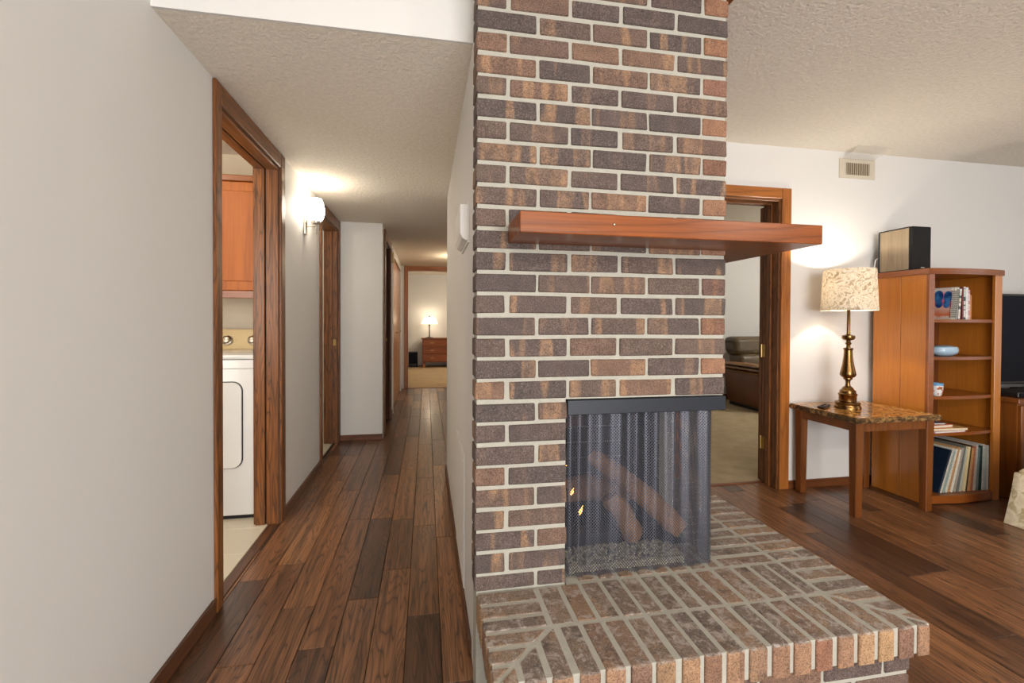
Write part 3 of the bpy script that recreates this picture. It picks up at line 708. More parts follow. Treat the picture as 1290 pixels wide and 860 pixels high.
# ------------------------------------------------------------------ laundry beyond the first doorway
LZ = 2.40
struct('wall_laundry', B((-2.5, XL-t, 3.70, 3.78, 0, LZ), (-2.58, -2.5, 1.2, 3.78, 0, LZ), (-2.5, XL-t, 1.2, 1.28, 0, LZ)), WALL_LAUNDRY, 'cream laundry room wall behind the white dryer', 'wall')
struct('ceiling_laundry', B((-2.58, XL-t, 1.2, 3.78, LZ, LZ+.04)), POP, 'textured laundry room ceiling above the oak cabinet', 'ceiling')
lf = struct('floor_laundry', B((-2.5, XL-.055, 1.2, 3.70, -.03, -.002)), GROUT, 'pale cream tile floor of the laundry', 'floor')
tme = None
for ix in range(5):
    for iy_ in range(8):
        x1 = XL-.058-ix*.305; y0 = 1.318+iy_*.305
        if tme is None:
            bm = B((-.1513, .1513, -.1513, .1513, -.006, 0), bev=.0015); tme = bpy.data.meshes.new('tile'); bm.to_mesh(tme); bm.free(); tme.materials.append(TILE)
        if y0+.3 < 3.71: place('tile', tme, (x1-.1525, y0+.1525, .002), lf)
point('laundry_fill_bulb', (-1.75, 2.3, LZ-.22), 14, (1, .90, .74), .1)  # unseen lamp added to light the laundry
area('window_light', (-1.72, 1.31, 1.42), (math.radians(90), 0, 0), .95, 1.0, 17, (1, .97, .92))  # added fill for the dryer front and the wall under the cabinet
struct('window_4', B((-2.25, -1.2, 1.281, 1.30, .86, .92), (-2.25, -1.2, 1.281, 1.30, 1.94, 2.0), (-2.25, -2.19, 1.281, 1.30, .92, 1.94), (-1.26, -1.2, 1.281, 1.30, .92, 1.94)), WHITEP, 'white frame added around the fill light in the laundry', 'window')  # unseen frame added for the laundry fill light
ll = thing('added_laundry_light', (-1.75, 2.3, LZ), 'added unseen glass ceiling light in the laundry', 'ceiling light')
bm = bmesh.new(); lathe(bm, [(.12, 0), (.12, -.02), (.11, -.02)], (-1.75, 2.3, LZ), 24); link('base_ring', bm, NICKEL, ll, True)
bm = bmesh.new(); lathe(bm, [(.11, -.02), (.1, -.06), (.06, -.09), (.001, -.1)], (-1.75, 2.3, LZ), 24, cap=False); link('glass_bowl', bm, BOWL, ll, True)
dr = thing('clothes_dryer', (-1.35, 3.3, 0), 'white clothes dryer with cream control panel in the laundry', 'dryer')
X0, X1, Y0, Y1 = -1.69, -.995, 2.967, 3.64
link('cabinet_body', B((X0, X1, Y0, Y1, .03, .955), bev=.008, seg=2), WHITEE, dr, True)
link('top_panel', B((X0-.003, X1+.003, Y0-.006, Y1, .957, .985), bev=.008, seg=2), WHITEE, dr, True)
link('toe_kick', B((X0+.01, X1-.01, Y0+.03, Y1, .0, .03)), RUBBER, dr)
def rrect(x0, x1, z0, z1, r, n=6):
    p = []
    for cx, cz, a0 in ((x1-r, z1-r, 0), (x0+r, z1-r, 90), (x0+r, z0+r, 180), (x1-r, z0+r, 270)):
        for i in range(n+1): a = math.radians(a0+90*i/n); p.append((cx+r*math.cos(a), cz+r*math.sin(a)))
    return p
def plate(pts, y0, y1):
    bm = bmesh.new(); a = [bm.verts.new((x, y0, z)) for x, z in pts]; b_ = [bm.verts.new((x, y1, z)) for x, z in pts]; n = len(pts)
    bm.faces.new(a); bm.faces.new(b_[::-1])
    for i in range(n): bm.faces.new((a[i], a[(i+1) % n], b_[(i+1) % n], b_[i]))
    return bm
link('door_gasket', plate(rrect(-1.625, -1.067, .313, .827, .055), Y0-.0015, Y0+.002), RUBBER, dr)
dd = link('door', plate(rrect(-1.62, -1.072, .318, .822, .05), Y0-.014, Y0-.0015), WHITEE, dr)
link('seam', B((X0, X1, Y0-.001, Y0+.001, .900, .904)), plain('seam_grey', srgb(150, 150, 150), .6), dr)
cp = bmesh.new()
for v in bx(cp, X0, X1, 3.52, 3.64, .985, 1.125, bev=0):
    pass
for v in cp.verts:
    if v.co.y < 3.53 and v.co.z > 1.1: v.co.y += .05
bmesh.ops.bevel(cp, geom=list(cp.edges), offset=.006, segments=2, affect='EDGES')
pan = link('control_panel', cp, CREAMP, dr, True)
for x in (-1.372, -1.205, -1.53):
    kb = bmesh.new(); lathe(kb, [(.034, 0), (.034, .004), (.026, .008), (.024, .028), (.018, .031), (.0005, .031)], (0, 0, 0), 24)
    bmesh.ops.rotate(kb, verts=kb.verts, matrix=Matrix.Rotation(math.radians(70), 3, 'X')); bmesh.ops.translate(kb, verts=kb.verts, vec=(x, 3.533, 1.048))
    link('knob', kb, NICKEL, pan, True)
lc = thing('upper_cabinet', (-1.5, 3.5, 1.36), 'honey oak wall cabinet above the dryer', 'cabinet')
link('cabinet_body', B((-1.90, -.985, 3.32, 3.70, 1.36, 2.125)), CABW, lc)
for a, c in ((-1.895, -1.445), (-1.44, -.99)):
    dd = link('cabinet_door', B((a, c, 3.30, 3.32, 1.385, 2.095), bev=.004), CABW, lc)
    link('door_panel', B((a+.06, c-.06, 3.296, 3.30, 1.445, 2.035), bev=.003), CABW, dd)
link('light_rail', B((-1.90, -.985, 3.31, 3.325, 1.335, 1.385), bev=.003), CASEX, lc)
link('top_moulding', B((-1.90, -.985, 3.295, 3.325, 2.10, 2.14), bev=.004), CASEX, lc)
# room past the second doorway: a pale wall
struct('wall_bath', B((-2.3, XL-t, 4.80, 4.86, 0, ZH), (-2.36, -2.3, 3.78, 4.86, 0, ZH)), WALL_LAUNDRY, 'cream wall seen through the second hallway doorway', 'wall')
struct('floor_bath', B((-2.3, XL-.05, 3.78, 4.80, -.03, .001)), TILE, 'pale floor past the second hallway doorway', 'floor')
struct('ceiling_bath', B((-2.3, XL-t, 3.78, 4.80, ZH, ZH+.03)), WALL, 'white ceiling past the second hallway doorway', 'ceiling')
point('bath_bulb', (-1.6, 4.2, 1.95), 8, (1, .93, .82), .06)
bl_ = thing('bath_ceiling_light', (-1.6, 4.2, ZH), 'white glass ceiling light past the second doorway', 'ceiling light')
bm = bmesh.new(); lathe(bm, [(.1, 0), (.1, -.02), (.09, -.02)], (-1.6, 4.2, ZH), 20); link('base_ring', bm, NICKEL, bl_, True)
bm = bmesh.new(); lathe(bm, [(.09, -.02), (.08, -.06), (.001, -.09)], (-1.6, 4.2, ZH), 20, cap=False); link('glass_bowl', bm, BOWL, bl_, True)

# ------------------------------------------------------------------ bedroom at the end of the hallway
struct('floor_bedroom', B((-2.2, 3.2, YEND+.05, 12.6, -.03, .004)), CARPETB, 'tan bedroom carpet at the hallway end', 'floor')
struct('wall_bedroom', B((-2.2, 3.2, 12.5, 12.6, 0, ZC), (-2.3, -2.2, YEND, 12.6, 0, ZC), (3.2, 3.3, YEND, 12.6, 0, ZC)), WALL, 'pale bedroom wall behind the dresser', 'wall')
struct('ceiling_bedroom', B((-2.3, 3.3, YEND, 12.6, ZC, ZC+.05)), POP, 'bedroom ceiling beyond the hallway', 'ceiling')
struct('baseboard_bedroom', B((-2.2, 3.2, 12.44, 12.5, .02, .20), bev=.006), WHITEP, 'white baseboard heater cover along the bedroom wall', 'baseboard')
ds = thing('dresser', (.4, 12.2, 0), 'reddish wood dresser with three drawers in the far bedroom', 'dresser')
link('top', B((-.125, 1.05, 11.90, 12.42, .735, .76), bev=.004), DRESSW, ds)
link('case', B((-.10, 1.02, 11.93, 12.40, .14, .735)), DRESSW, ds)
for i, (a, c) in enumerate(((.555, .72), (.36, .535), (.165, .34))):
    dw = link('drawer', B((-.08, 1.0, 11.912, 11.93, a, c), bev=.005), DRESSW, ds)
    for x in (.15, .75): link('pull', B((x-.05, x+.05, 11.897, 11.912, (a+c)/2-.008, (a+c)/2+.008), bev=.003), GOLD, dw)
for x in (-.09, .95): link('foot', B((x, x+.07, 11.935, 12.38, .004, .14), bev=.004), DRESSW, ds)
bl = thing('bedroom_lamp', (.08, 12.17, .76), 'small lit lamp with clear glass shade on the far dresser', 'lamp')
bm = bmesh.new(); lathe(bm, [(.10, 0), (.10, .012), (.05, .02), (.016, .03), (.014, .30), (.03, .32), (.012, .34), (.01, .40)], (.08, 12.17, .76), 20); link('stem', bm, plain('dark_bronze', srgb(70, 56, 42), .4, .8), bl, True)
bm = bmesh.new()
nseg = 24
r0 = [bm.verts.new((.08+(.20+.02*(i % 2))*math.cos(6.2832*i/nseg), 12.17+(.20+.02*(i % 2))*math.sin(6.2832*i/nseg), .76+.36)) for i in range(nseg)]
r1 = [bm.verts.new((.08+(.12+.015*(i % 2))*math.cos(6.2832*i/nseg), 12.17+(.12+.015*(i % 2))*math.sin(6.2832*i/nseg), .76+.53)) for i in range(nseg)]
for i in range(nseg): bm.faces.new((r0[i], r0[(i+1) % nseg], r1[(i+1) % nseg], r1[i]))
mG, ntG, bG = mat_new('lamp_glass'); bG.inputs['Base Color'].default_value = (1, .95, .85, 1); bG.inputs['Alpha'].default_value = .45; bG.inputs['Roughness'].default_value = .2
bG.inputs['Emission Color'].default_value = (1, .85, .6, 1); bG.inputs['Emission Strength'].default_value = 2.5
link('glass_shade', bm, mG, bl)
bm = bmesh.new(); bmesh.ops.create_uvsphere(bm, u_segments=14, v_segments=10, radius=.045, matrix=Matrix.Translation((.08, 12.17, 1.20))); link('bulb', bm, emit('bulb', (1, .85, .6, 1), 25), bl, True)
bm = bmesh.new(); lathe(bm, [(.012, 0), (.02, .01), (.012, .03), (.0005, .05)], (.08, 12.17, 1.30), 12); link('finial', bm, DARKP, bl, True)
point('bedroom_bulb', (.08, 12.17, 1.27), 6, (1, .82, .58), .03)
point('bedroom_fill_bulb', (1.6, 10.4, ZC-.24), 60, (1, .90, .76), .12)  # unseen lamp added for general light in the bedroom
bcl = thing('added_bedroom_light', (1.6, 10.4, ZC), 'added unseen glass ceiling light in the bedroom', 'ceiling light')
bm = bmesh.new(); lathe(bm, [(.14, 0), (.14, -.02), (.12, -.02)], (1.6, 10.4, ZC), 24); link('base_ring', bm, NICKEL, bcl, True)
bm = bmesh.new(); lathe(bm, [(.12, -.02), (.11, -.06), (.06, -.1), (.001, -.11)], (1.6, 10.4, ZC), 24, cap=False); link('glass_bowl', bm, BOWL, bcl, True)
ht = thing('space_heater', (-.33, 12.2, .004), 'small black electric heater on the bedroom carpet', 'heater')
link('housing', B((-.45, -.215, 12.08, 12.3, .02, .40), bev=.015, seg=2), DARKP, ht, True)
link('glass_front', B((-.43, -.235, 12.072, 12.08, .10, .38), bev=.004), SCREEN, ht)
link('grille', B((-.43, -.235, 12.074, 12.08, .04, .085), bev=.003), BLACKM, ht)
for x in (-.43, -.25): link('foot', B((x, x+.02, 12.09, 12.29, .004, .02)), DARKP, ht)

# ------------------------------------------------------------------ den beyond the honey doorway
YD = 6.35
struct('floor_den', B((.9, 7.0, YB+.16, YD+.1, -.03, .006)), CARPET, 'tan den carpet beyond the honey-cased doorway', 'floor')
struct('wall_den', B((1.0, 7.0, YD, YD+.1, 0, ZC), (7.0, 7.1, YB+.15, YD+.1, 0, ZC)), WALL_DEN, 'pale grey den wall behind the brown recliner', 'wall')
struct('ceiling_den', B((1.0, 7.1, YB+.15, YD+.1, ZC, ZC+.05)), POP, 'den ceiling beyond the doorway', 'ceiling')
struct('baseboard_den', B((1.0, 7.0, YD-.014, YD, 0, .09), bev=.002), BASEBX, 'dark wood baseboard along the den wall', 'baseboard')
point('den_fill_bulb', (5.3, 4.3, ZC-.25), 80, (1, .96, .90), .12)  # unseen lamp added to brighten the den
dn = thing('added_den_light', (5.3, 4.3, ZC), 'added unseen glass ceiling light in the den', 'ceiling light')
bm = bmesh.new(); lathe(bm, [(.14, 0), (.14, -.02), (.12, -.02)], (5.3, 4.3, ZC), 24); link('base_ring', bm, NICKEL, dn, True)
bm = bmesh.new(); lathe(bm, [(.12, -.02), (.11, -.06), (.06, -.1), (.001, -.11)], (5.3, 4.3, ZC), 24, cap=False); link('glass_bowl', bm, BOWL, dn, True)
rc = thing('recliner', (4.9, 5.6, 0), 'brown leather recliner on the den carpet', 'recliner')
def soft(name, x0, x1, y0, y1, z0, z1, r, mat, par, fn=None):
    bm = bmesh.new(); bx(bm, x0, x1, y0, y1, z0, z1)
    bmesh.ops.subdivide_edges(bm, edges=list(bm.edges), cuts=3, use_grid_fill=True)
    ang = [e for e in bm.edges if len(e.link_faces) == 2 and e.calc_face_angle(0) > .5]
    bmesh.ops.bevel(bm, geom=ang, offset=r, segments=3, affect='EDGES', profile=.5)
    if fn:
        for v in bm.verts: v.co = fn(v.co.copy())
    return link(name, bm, mat, par, True)
def lean(yb, zb, k):
    return lambda p: Vector((p.x, p.y+(p.z-zb)*k, p.z))
RX = 4.25
soft('side_panel', RX+.02, RX+.18, 5.22, 6.02, .05, .52, .04, LEATHER, rc, lambda p: Vector((p.x+(.6-p.z)*.10*(p.y-5.2), p.y+(p.z-.05)*.08, p.z)))
soft('armrest', RX-.02, RX+.22, 5.15, 6.05, .49, .63, .055, LEATHERL, rc)
soft('side_panel', RX+.82, RX+.98, 5.22, 6.02, .05, .52, .04, LEATHER, rc)
soft('armrest', RX+.78, RX+1.02, 5.15, 6.05, .49, .63, .055, LEATHERL, rc)
soft('seat_cushion', RX+.19, RX+.81, 5.1, 5.85, .26, .44, .05, LEATHERD, rc)
soft('footrest', RX+.2, RX+.8, 5.04, 5.14, .10, .38, .03, LEATHER, rc)
soft('lower_back_cushion', RX+.10, RX+.90, 5.72, 6.02, .44, .74, .06, LEATHERD, rc, lean(0, .5, .18))
soft('head_cushion', RX+.06, RX+.94, 5.74, 6.05, .72, .985, .08, LEATHERD, rc, lean(0, .5, .18))
link('base_frame', B((RX+.1, RX+.9, 5.2, 6.0, .006, .07)), DARKP, rc)

# ------------------------------------------------------------------ end table, lamp, remote
tb = thing('end_table', (2.85, 2.6, 0), 'cherry-legged end table with polished brown stone top', 'table')
m, nt, b = mat_new('brown_marble'); v = coords(nt, rnd=False); n1 = noise(nt, v, 6, 6, .62, 1.6)
c = ramp(nt, n1, [(.30, srgb(58, 34, 16)), (.42, srgb(164, 102, 44)), (.5, srgb(222, 168, 92)), (.57, srgb(112, 64, 28)), (.64, srgb(228, 184, 112)), (.78, srgb(84, 50, 26))])
nt.links.new(c, b.inputs['Base Color']); b.inputs['Roughness'].default_value = .16; b.inputs['Coat Weight'].default_value = .1; MARBLE = m
m, nt, b = mat_new('chiselled_edge'); v = coords(nt, rnd=False); n1 = noise(nt, v, 22, 5, .7)
nt.links.new(ramp(nt, n1, [(.36, srgb(34, 26, 18)), (.5, srgb(96, 68, 38)), (.6, srgb(176, 138, 84)), (.7, srgb(60, 46, 30))]), b.inputs['Base Color']); b.inputs['Roughness'].default_value = .3; bump(nt, b, n1, .8, .006); EDGE = m
TZ = .615
tp = bmesh.new(); bx(tp, 2.540, 3.170, 2.322, 2.855, TZ-.034, TZ)
for e_ in [e for e in tp.edges if abs(e.verts[0].co.z-e.verts[1].co.z) < .001 and e.verts[0].co.z > TZ-.01]: pass
bmesh.ops.bevel(tp, geom=list(tp.edges), offset=.007, segments=2, affect='EDGES')
tp.normal_update()
for f in tp.faces:
    if abs(f.normal.z) < .8: f.material_index = 1
link('table_top', tp, [MARBLE, EDGE], tb, True)
def tleg(x0, x1, y0, y1):
    bm = bmesh.new(); bx(bm, x0, x1, y0, y1, 0, TZ-.034)
    cx, cy = (x0+x1)/2, (y0+y1)/2
    for v in bm.verts:
        if v.co.z < .1: v.co.x = cx+(v.co.x-cx)*.82; v.co.y = cy+(v.co.y-cy)*.82
    bmesh.ops.bevel(bm, geom=list(bm.edges), offset=.003, segments=1, affect='EDGES'); link('leg', bm, TLEG, tb)
for x0 in (2.565, 3.090):
    for y0 in (2.350, 2.768): tleg(x0, x0+.056, y0, y0+.056)
link('apron', B((2.621, 3.09, 2.358, 2.378, TZ-.092, TZ-.034), bev=.002), TLEG, tb); link('apron', B((2.621, 3.09, 2.79, 2.81, TZ-.092, TZ-.034), bev=.002), TLEG, tb)
link('apron', B((2.573, 2.593, 2.406, 2.768, TZ-.092, TZ-.034), bev=.002), TLEG, tb); link('apron', B((3.118, 3.138, 2.406, 2.768, TZ-.092, TZ-.034), bev=.002), TLEG, tb)
LX, LY = 2.785, 2.62
lm = thing('table_lamp', (LX, LY, TZ), 'brass candlestick table lamp with cream marbled drum shade', 'lamp')
bm = bmesh.new(); lathe(bm, [(.076, 0), (.076, .014), (.070, .022), (.070, .030), (.074, .036), (.070, .044), (.052, .05)], (LX, LY, TZ), 32); link('foot_plate', bm, BRASS, lm, True)
bm = bmesh.new(); lathe(bm, [(.050, .05), (.050, .085), (.054, .09), (.054, .098), (.046, .104), (.046, .118), (.036, .126), (.030, .138), (.016, .150), (.013, .17), (.016, .188), (.026, .196), (.026, .204)], (LX, LY, TZ), 32); link('pedestal', bm, BRASS, lm, True)
bm = bmesh.new(); lathe(bm, [(.026, .204), (.042, .215), (.047, .228), (.042, .25), (.032, .30), (.026, .35), (.024, .39), (.028, .395), (.028, .405)], (LX, LY, TZ), 32); link('vase_body', bm, BRASS, lm, True)
bm = bmesh.new(); lathe(bm, [(.014, .405), (.010, .42), (.018, .435), (.012, .445), (.014, .455), (.032, .462), (.038, .472), (.036, .488), (.02, .492), (.0105, .498)], (LX, LY, TZ), 32); link('collar', bm, BRASS, lm, True)
bm = bmesh.new(); lathe(bm, [(.0105, .498), (.0095, .66), (.012, .665), (.012, .72)], (LX, LY, TZ), 20); link('stem', bm, BRASS, lm, True)
m, nt, b = mat_new('marbled_shade'); v = coords(nt, rnd=False); n1 = noise(nt, v, 13, 8, .78, 2.4)
c = ramp(nt, n1, [(.30, srgb(128, 112, 92)), (.42, srgb(190, 176, 154)), (.5, srgb(244, 238, 226)), (.58, srgb(196, 180, 156)), (.64, srgb(150, 134, 110)), (.74, srgb(236, 228, 212))])
nt.nodes.remove(b); out = [n for n in nt.nodes if n.type == 'OUTPUT_MATERIAL'][0]
df = nd(nt, 'ShaderNodeBsdfDiffuse', {0: c}); tl = nd(nt, 'ShaderNodeBsdfTranslucent', {0: c})
mx = nd(nt, 'ShaderNodeMixShader', {0: .30, 1: df.outputs[0], 2: tl.outputs[0]}); nt.links.new(mx.outputs[0], out.inputs[0]); SHADE = m
bm = bmesh.new(); lathe(bm, [(.161, .655), (.147, .928), (.1455, .928), (.1595, .655), (.161, .655)], (LX, LY, TZ), 48, cap=False); link('shade', bm, SHADE, lm, True)
bm = bmesh.new()
for a in range(3): tube(bm, (LX, LY, TZ+.90), (LX+.145*math.cos(a*2.094), LY+.145*math.sin(a*2.094), TZ+.92), .002, n=6)
tube(bm, (LX, LY, TZ+.72), (LX, LY, TZ+.93), .003, n=6); link('shade_spider', bm, BRASS, lm)
bm = bmesh.new(); lathe(bm, [(.013, .72), (.014, .75), (.026, .78), (.026, .80), (.016, .82), (.0005, .826)], (LX, LY, TZ), 18, cap=False); link('bulb', bm, emit('lamp_bulb', (1, .88, .68, 1), 30), lm, True)
kb = bmesh.new(); tube(kb, (LX-.012, LY-.01, TZ+.70), (LX-.032, LY-.026, TZ+.70), .003, n=8); link('switch_key', kb, BRASS, lm)
point('table_lamp_bulb', (LX, LY, TZ+.855), 16, (1, .92, .80), .02)
rm = thing('remote_control', (2.62, 2.66, TZ), 'dark remote control lying on the stone table top', 'remote')
def remote_shell():
    bm = bmesh.new(); bx(bm, -.022, .022, -.085, .085, 0, .018)
    for v in bm.verts:
        if v.co.z < .005: v.co.y *= .82
    bmesh.ops.bevel(bm, geom=list(bm.edges), offset=.005, segments=2, affect='EDGES')
    return bm
bm = remote_shell(); bmesh.ops.rotate(bm, verts=bm.verts, matrix=Matrix.Rotation(math.radians(-58), 3, 'Z')); bmesh.ops.translate(bm, verts=bm.verts, vec=(2.64, 2.66, TZ)); link('shell', bm, plain('brown_plastic', srgb(62, 44, 38), .4), rm, True)
for i in range(5):
    q = Matrix.Rotation(math.radians(-58), 3, 'Z') @ Vector((0, -.05+i*.022, 0)); bm = bmesh.new(); tube(bm, (2.64+q.x, 2.66+q.y, TZ+.0175), (2.64+q.x, 2.66+q.y, TZ+.0205), .006, n=10); link('button', bm, RUBBER, rm)
pc = thing('power_strip', (3.17, 2.845, 0), 'white power cord and plug box on the floor behind the table', 'power cord')
link('plug_box', B((3.150, 3.190, 2.826, 2.862, 0, .12), bev=.006, seg=2), WHITEP, pc, True)
bm = bmesh.new(); path(bm, [(3.165, 2.845, .115), (3.172, 2.85, .2), (3.160, 2.855, .32), (3.172, 2.857, .45)], .005, 6); path(bm, [(3.16, 2.83, .02), (3.155, 2.80, .008), (3.18, 2.82, .008)], .005, 6); link('cord', bm, WHITEP, pc)

# ------------------------------------------------------------------ bookcase and what is on it
bc = thing('bookcase', (3.5, 2.62, 0), 'tall honey maple bookcase with bowed shelves', 'bookcase')
BX0, BX1, BY0, BY1, BH = 3.205, 3.80, 2.435, 2.815, 1.545
def bow(x, amt=.035):
    u = (x-(BX0+BX1)/2)/((BX1-BX0)/2); return amt*(1-u*u)
def bowed(x0, x1, z0, z1, yb, yf, amt):
    pts = [(x0, yb), *[(x0+(x1-x0)*i/14, yf-bow(x0+(x1-x0)*i/14, amt)) for i in range(15)], (x1, yb)]
    bm = bmesh.new(); prism(bm, pts, z0, z1)
    bmesh.ops.bevel(bm, geom=[e for e in bm.edges if abs(e.verts[0].co.z-e.verts[1].co.z) < 1e-5], offset=.002, segments=1, affect='EDGES'); return bm
link('side_panel', B((BX0, BX0+.022, BY0+.02, 2.617, 0, BH-.035), bev=.0015), CASEW, bc); link('side_panel', B((BX0, BX0+.022, 2.621, BY1, 0, BH-.035), bev=.0015), CASEW, bc)
link('side_panel', B((BX1-.022, BX1, BY0+.02, BY1, 0, BH-.035), bev=.0015), CASEW, bc)
link('stile', B((BX0-.002, BX0+.042, BY0, BY0+.02, 0, BH-.035), bev=.002), CASEX, bc); link('stile', B((BX1-.055, BX1+.002, BY0, BY0+.02, 0, BH-.035), bev=.002), CASEW, bc)
link('back_panel', B((BX0+.022, BX1-.022, BY1-.012, BY1, .03, BH-.035)), CASEB, bc)
link('top', bowed(BX0-.012, BX1+.018, BH-.038, BH, BY1, BY0-.005, .03), CASEX, bc)
SH = [1.213, .967, .709, .471]
for z in SH: link('shelf', bowed(BX0+.023, BX1-.023, z-.02, z, BY1-.012, BY0+.022, .030), CASEX, bc)
link('base_shelf', bowed(BX0+.023, BX1-.023, .008, .060, BY1-.012, BY0+.012, .030), CASEX, bc)
# loudspeaker
sp = thing('loudspeaker', (3.3, 2.69, BH), 'bookshelf loudspeaker with tan veneer side and black grille on the bookcase', 'speaker')
SX0, SX1, SY0, SY1, SH0 = 3.222, 3.388, 2.565, 2.812, .302
link('cabinet_shell', B((SX0+.004, SX1-.004, SY0+.018, SY1-.002, BH, BH+SH0), bev=.012, seg=3), BLACKM, sp, True)
link('veneer_side', B((SX0, SX0+.004, SY0+.022, SY1-.026, BH+.008, BH+SH0-.012)), SPKW, sp); link('veneer_side', B((SX1-.004, SX1, SY0+.022, SY1-.026, BH+.008, BH+SH0-.012)), SPKW, sp)
link('grille', B((SX0+.003, SX1-.003, SY0, SY0+.020, BH+.004, BH+SH0-.002), bev=.010, seg=3), GRILLE, sp, True)
tag(link('badge', B((SX0+.075, SX0+.105, SY0-.0015, SY0+.001, BH+.018, BH+.024)), NICKEL, sp), 'small silver maker badge')
bm = bmesh.new(); path(bm, [(SX0+.02, SY1-.01, BH+.12), (SX0+.004, SY1+.012, BH+.10), (SX0-.004, SY1+.018, BH+.006)], .004, 6); link('cable', bm, WHITEP, sp)
# paper and cover materials
def paper(name, col, rough=.5): return plain(name, col, rough, var=.08, vs=30)
PAGES = paper('book_pages', srgb(226, 218, 200), .9)
def spine_mat(name, base, stripes, axis=2, scale=14):
    m, nt, b = mat_new(name); v = coords(nt); s = nd(nt, 'ShaderNodeSeparateXYZ', {0: v}).outputs[axis]
    n = nd(nt, 'ShaderNodeTexNoise', {'W': math_(nt, 'MULTIPLY', s, scale), 'Scale': 1.0, 'Detail': 2.0}, noise_dimensions='1D').outputs[0]
    stops = [(.44, base)]+[(.46+.07*i, c) for i, c in enumerate(stripes)]
    rp = ramp(nt, n, stops); rp.node.color_ramp.interpolation = 'CONSTANT'
    nt.links.new(rp, b.inputs['Base Color']); b.inputs['Roughness'].default_value = .45; return m
# butterfly cover: flat print on the first cookbook (u along depth, v up)
m, nt, b = mat_new('butterfly_cover'); v = coords(nt, rnd=False); sx_ = nd(nt, 'ShaderNodeSeparateXYZ', {0: v})
n1 = noise(nt, v, 16, 3); base = ramp(nt, math_(nt, 'ADD', math_(nt, 'MULTIPLY', sx_.outputs[2], 4.2), math_(nt, 'MULTIPLY', n1, .25)), [(.18, srgb(238, 226, 214)), (.24, srgb(226, 118, 70)), (.42, srgb(232, 190, 170)), (.55, srgb(206, 84, 120)), (.80, srgb(226, 120, 158)), (.95, srgb(244, 236, 230))])
blue = base
for cy_, cz_, ry_, rz_ in ((-.080, .150, .026, .040), (-.022, .155, .030, .042), (-.075, .102, .020, .026), (-.028, .104, .022, .026)):
    d = math_(nt, 'ADD', math_(nt, 'POWER', math_(nt, 'DIVIDE', math_(nt, 'SUBTRACT', sx_.outputs[1], cy_), ry_), 2), math_(nt, 'POWER', math_(nt, 'DIVIDE', math_(nt, 'SUBTRACT', sx_.outputs[2], cz_), rz_), 2))
    blue = mixc(nt, math_(nt, 'LESS_THAN', d, 1.0), blue, ramp(nt, n1, [(.4, srgb(28, 70, 140)), (.6, srgb(70, 140, 205))]))
nt.links.new(blue, b.inputs['Base Color']); b.inputs['Roughness'].default_value = .35; BUTTER = m
def book(name, w, d, h, cov, loc, rx, label, cat, group, spiral=None, cover=None, spine=None):
    t_ = thing(name, loc, label, cat, group); t_.rotation_euler = (0, math.radians(rx), 0); z3 = Vector((0, 0, 0))
    def add(nm, bm, mt_):
        o = link(nm, bm, mt_, None); c = o.location.copy(); o.parent = t_; o.location = c; return o
    add('front_cover', B((-w, -w+.0015, 0, d, 0, h)), cover or cov); add('back_cover', B((-.0015, 0, 0, d, 0, h)), cov)
    add('page_block', B((-w+.0015, -.0015, .003, d-.003, .002, h-.003)), PAGES)
    if spiral:
        bm = bmesh.new()
        for i in range(int((h-.02)/.0085)): tube(bm, (-w-.001, .002, .012+i*.0085), (.001, .002, .012+i*.0085), .0028, n=6)
        add('spiral_binding', bm, spiral)
    else: add('spine', B((-w, 0, -.0012, .003, 0, h)), spine or cov)
    return t_
WHB = paper('white_binding', srgb(228, 228, 226)); DKB = paper('dark_binding', srgb(40, 40, 44))
G1 = 'books on the top shelf'
x = 3.42; pa = 0
specs = [(.012, .205, .212, paper('cov_white', srgb(226, 214, 204)), 5, 'spiral cookbook with a pink and blue butterfly cover', DKB, BUTTER, None),
         (.016, .205, .215, paper('cov_cream', srgb(226, 222, 210)), 7, 'white spiral-bound book leaning right of the butterfly cover', DKB, None, None),
         (.018, .20, .218, paper('cov_grey', srgb(206, 206, 200)), 7, 'thick pale grey spiral-bound book with dark wire', DKB, None, None),
         (.015, .19, .205, None, 4, 'white book with small red marks on its spine', None, None, ('s1', srgb(234, 232, 226), [srgb(214, 206, 196), srgb(90, 90, 96), srgb(226, 214, 190)])),
         (.011, .20, .219, paper('cov_mag', srgb(132, 60, 58)), 0, 'thin dark red book standing among white spiral books', None, None, None),
         (.013, .20, .220, None, 0, 'pale green book with dark spine foot', None, None, ('s2', srgb(206, 222, 212), [srgb(40, 96, 88), srgb(226, 226, 220)])),
         (.020, .205, .216, None, 0, 'wide white ring binder near the right of the top shelf', None, None, ('s3', srgb(236, 236, 232), [srgb(226, 224, 222), srgb(236, 234, 228)])),
         (.011, .20, .20, None, 0, 'pink and white thin book beside the white binder', None, None, ('s4', srgb(232, 196, 198), [srgb(240, 228, 222), srgb(214, 150, 150)])),
         (.010, .18, .165, paper('cov_orange', srgb(214, 146, 84)), 0, 'short orange booklet at the right end of the books', None, None, None)]
for w, d, h, cov, a, lab, spi, cover, sm in specs:
    if sm: sp_m = spine_mat(sm[0], sm[1], sm[2]); cov = paper(sm[0]+'_cover', sm[1])
    else: sp_m = None
    x += w/math.cos(math.radians(a))+.003+max(0, .215*(math.tan(math.radians(pa))-math.tan(math.radians(a)))); pa = a
    book('spiral_book' if spi else 'book', w, d, h, cov, (x, 2.475, SH[0]), a, lab, 'book', G1, spi, cover, sp_m)
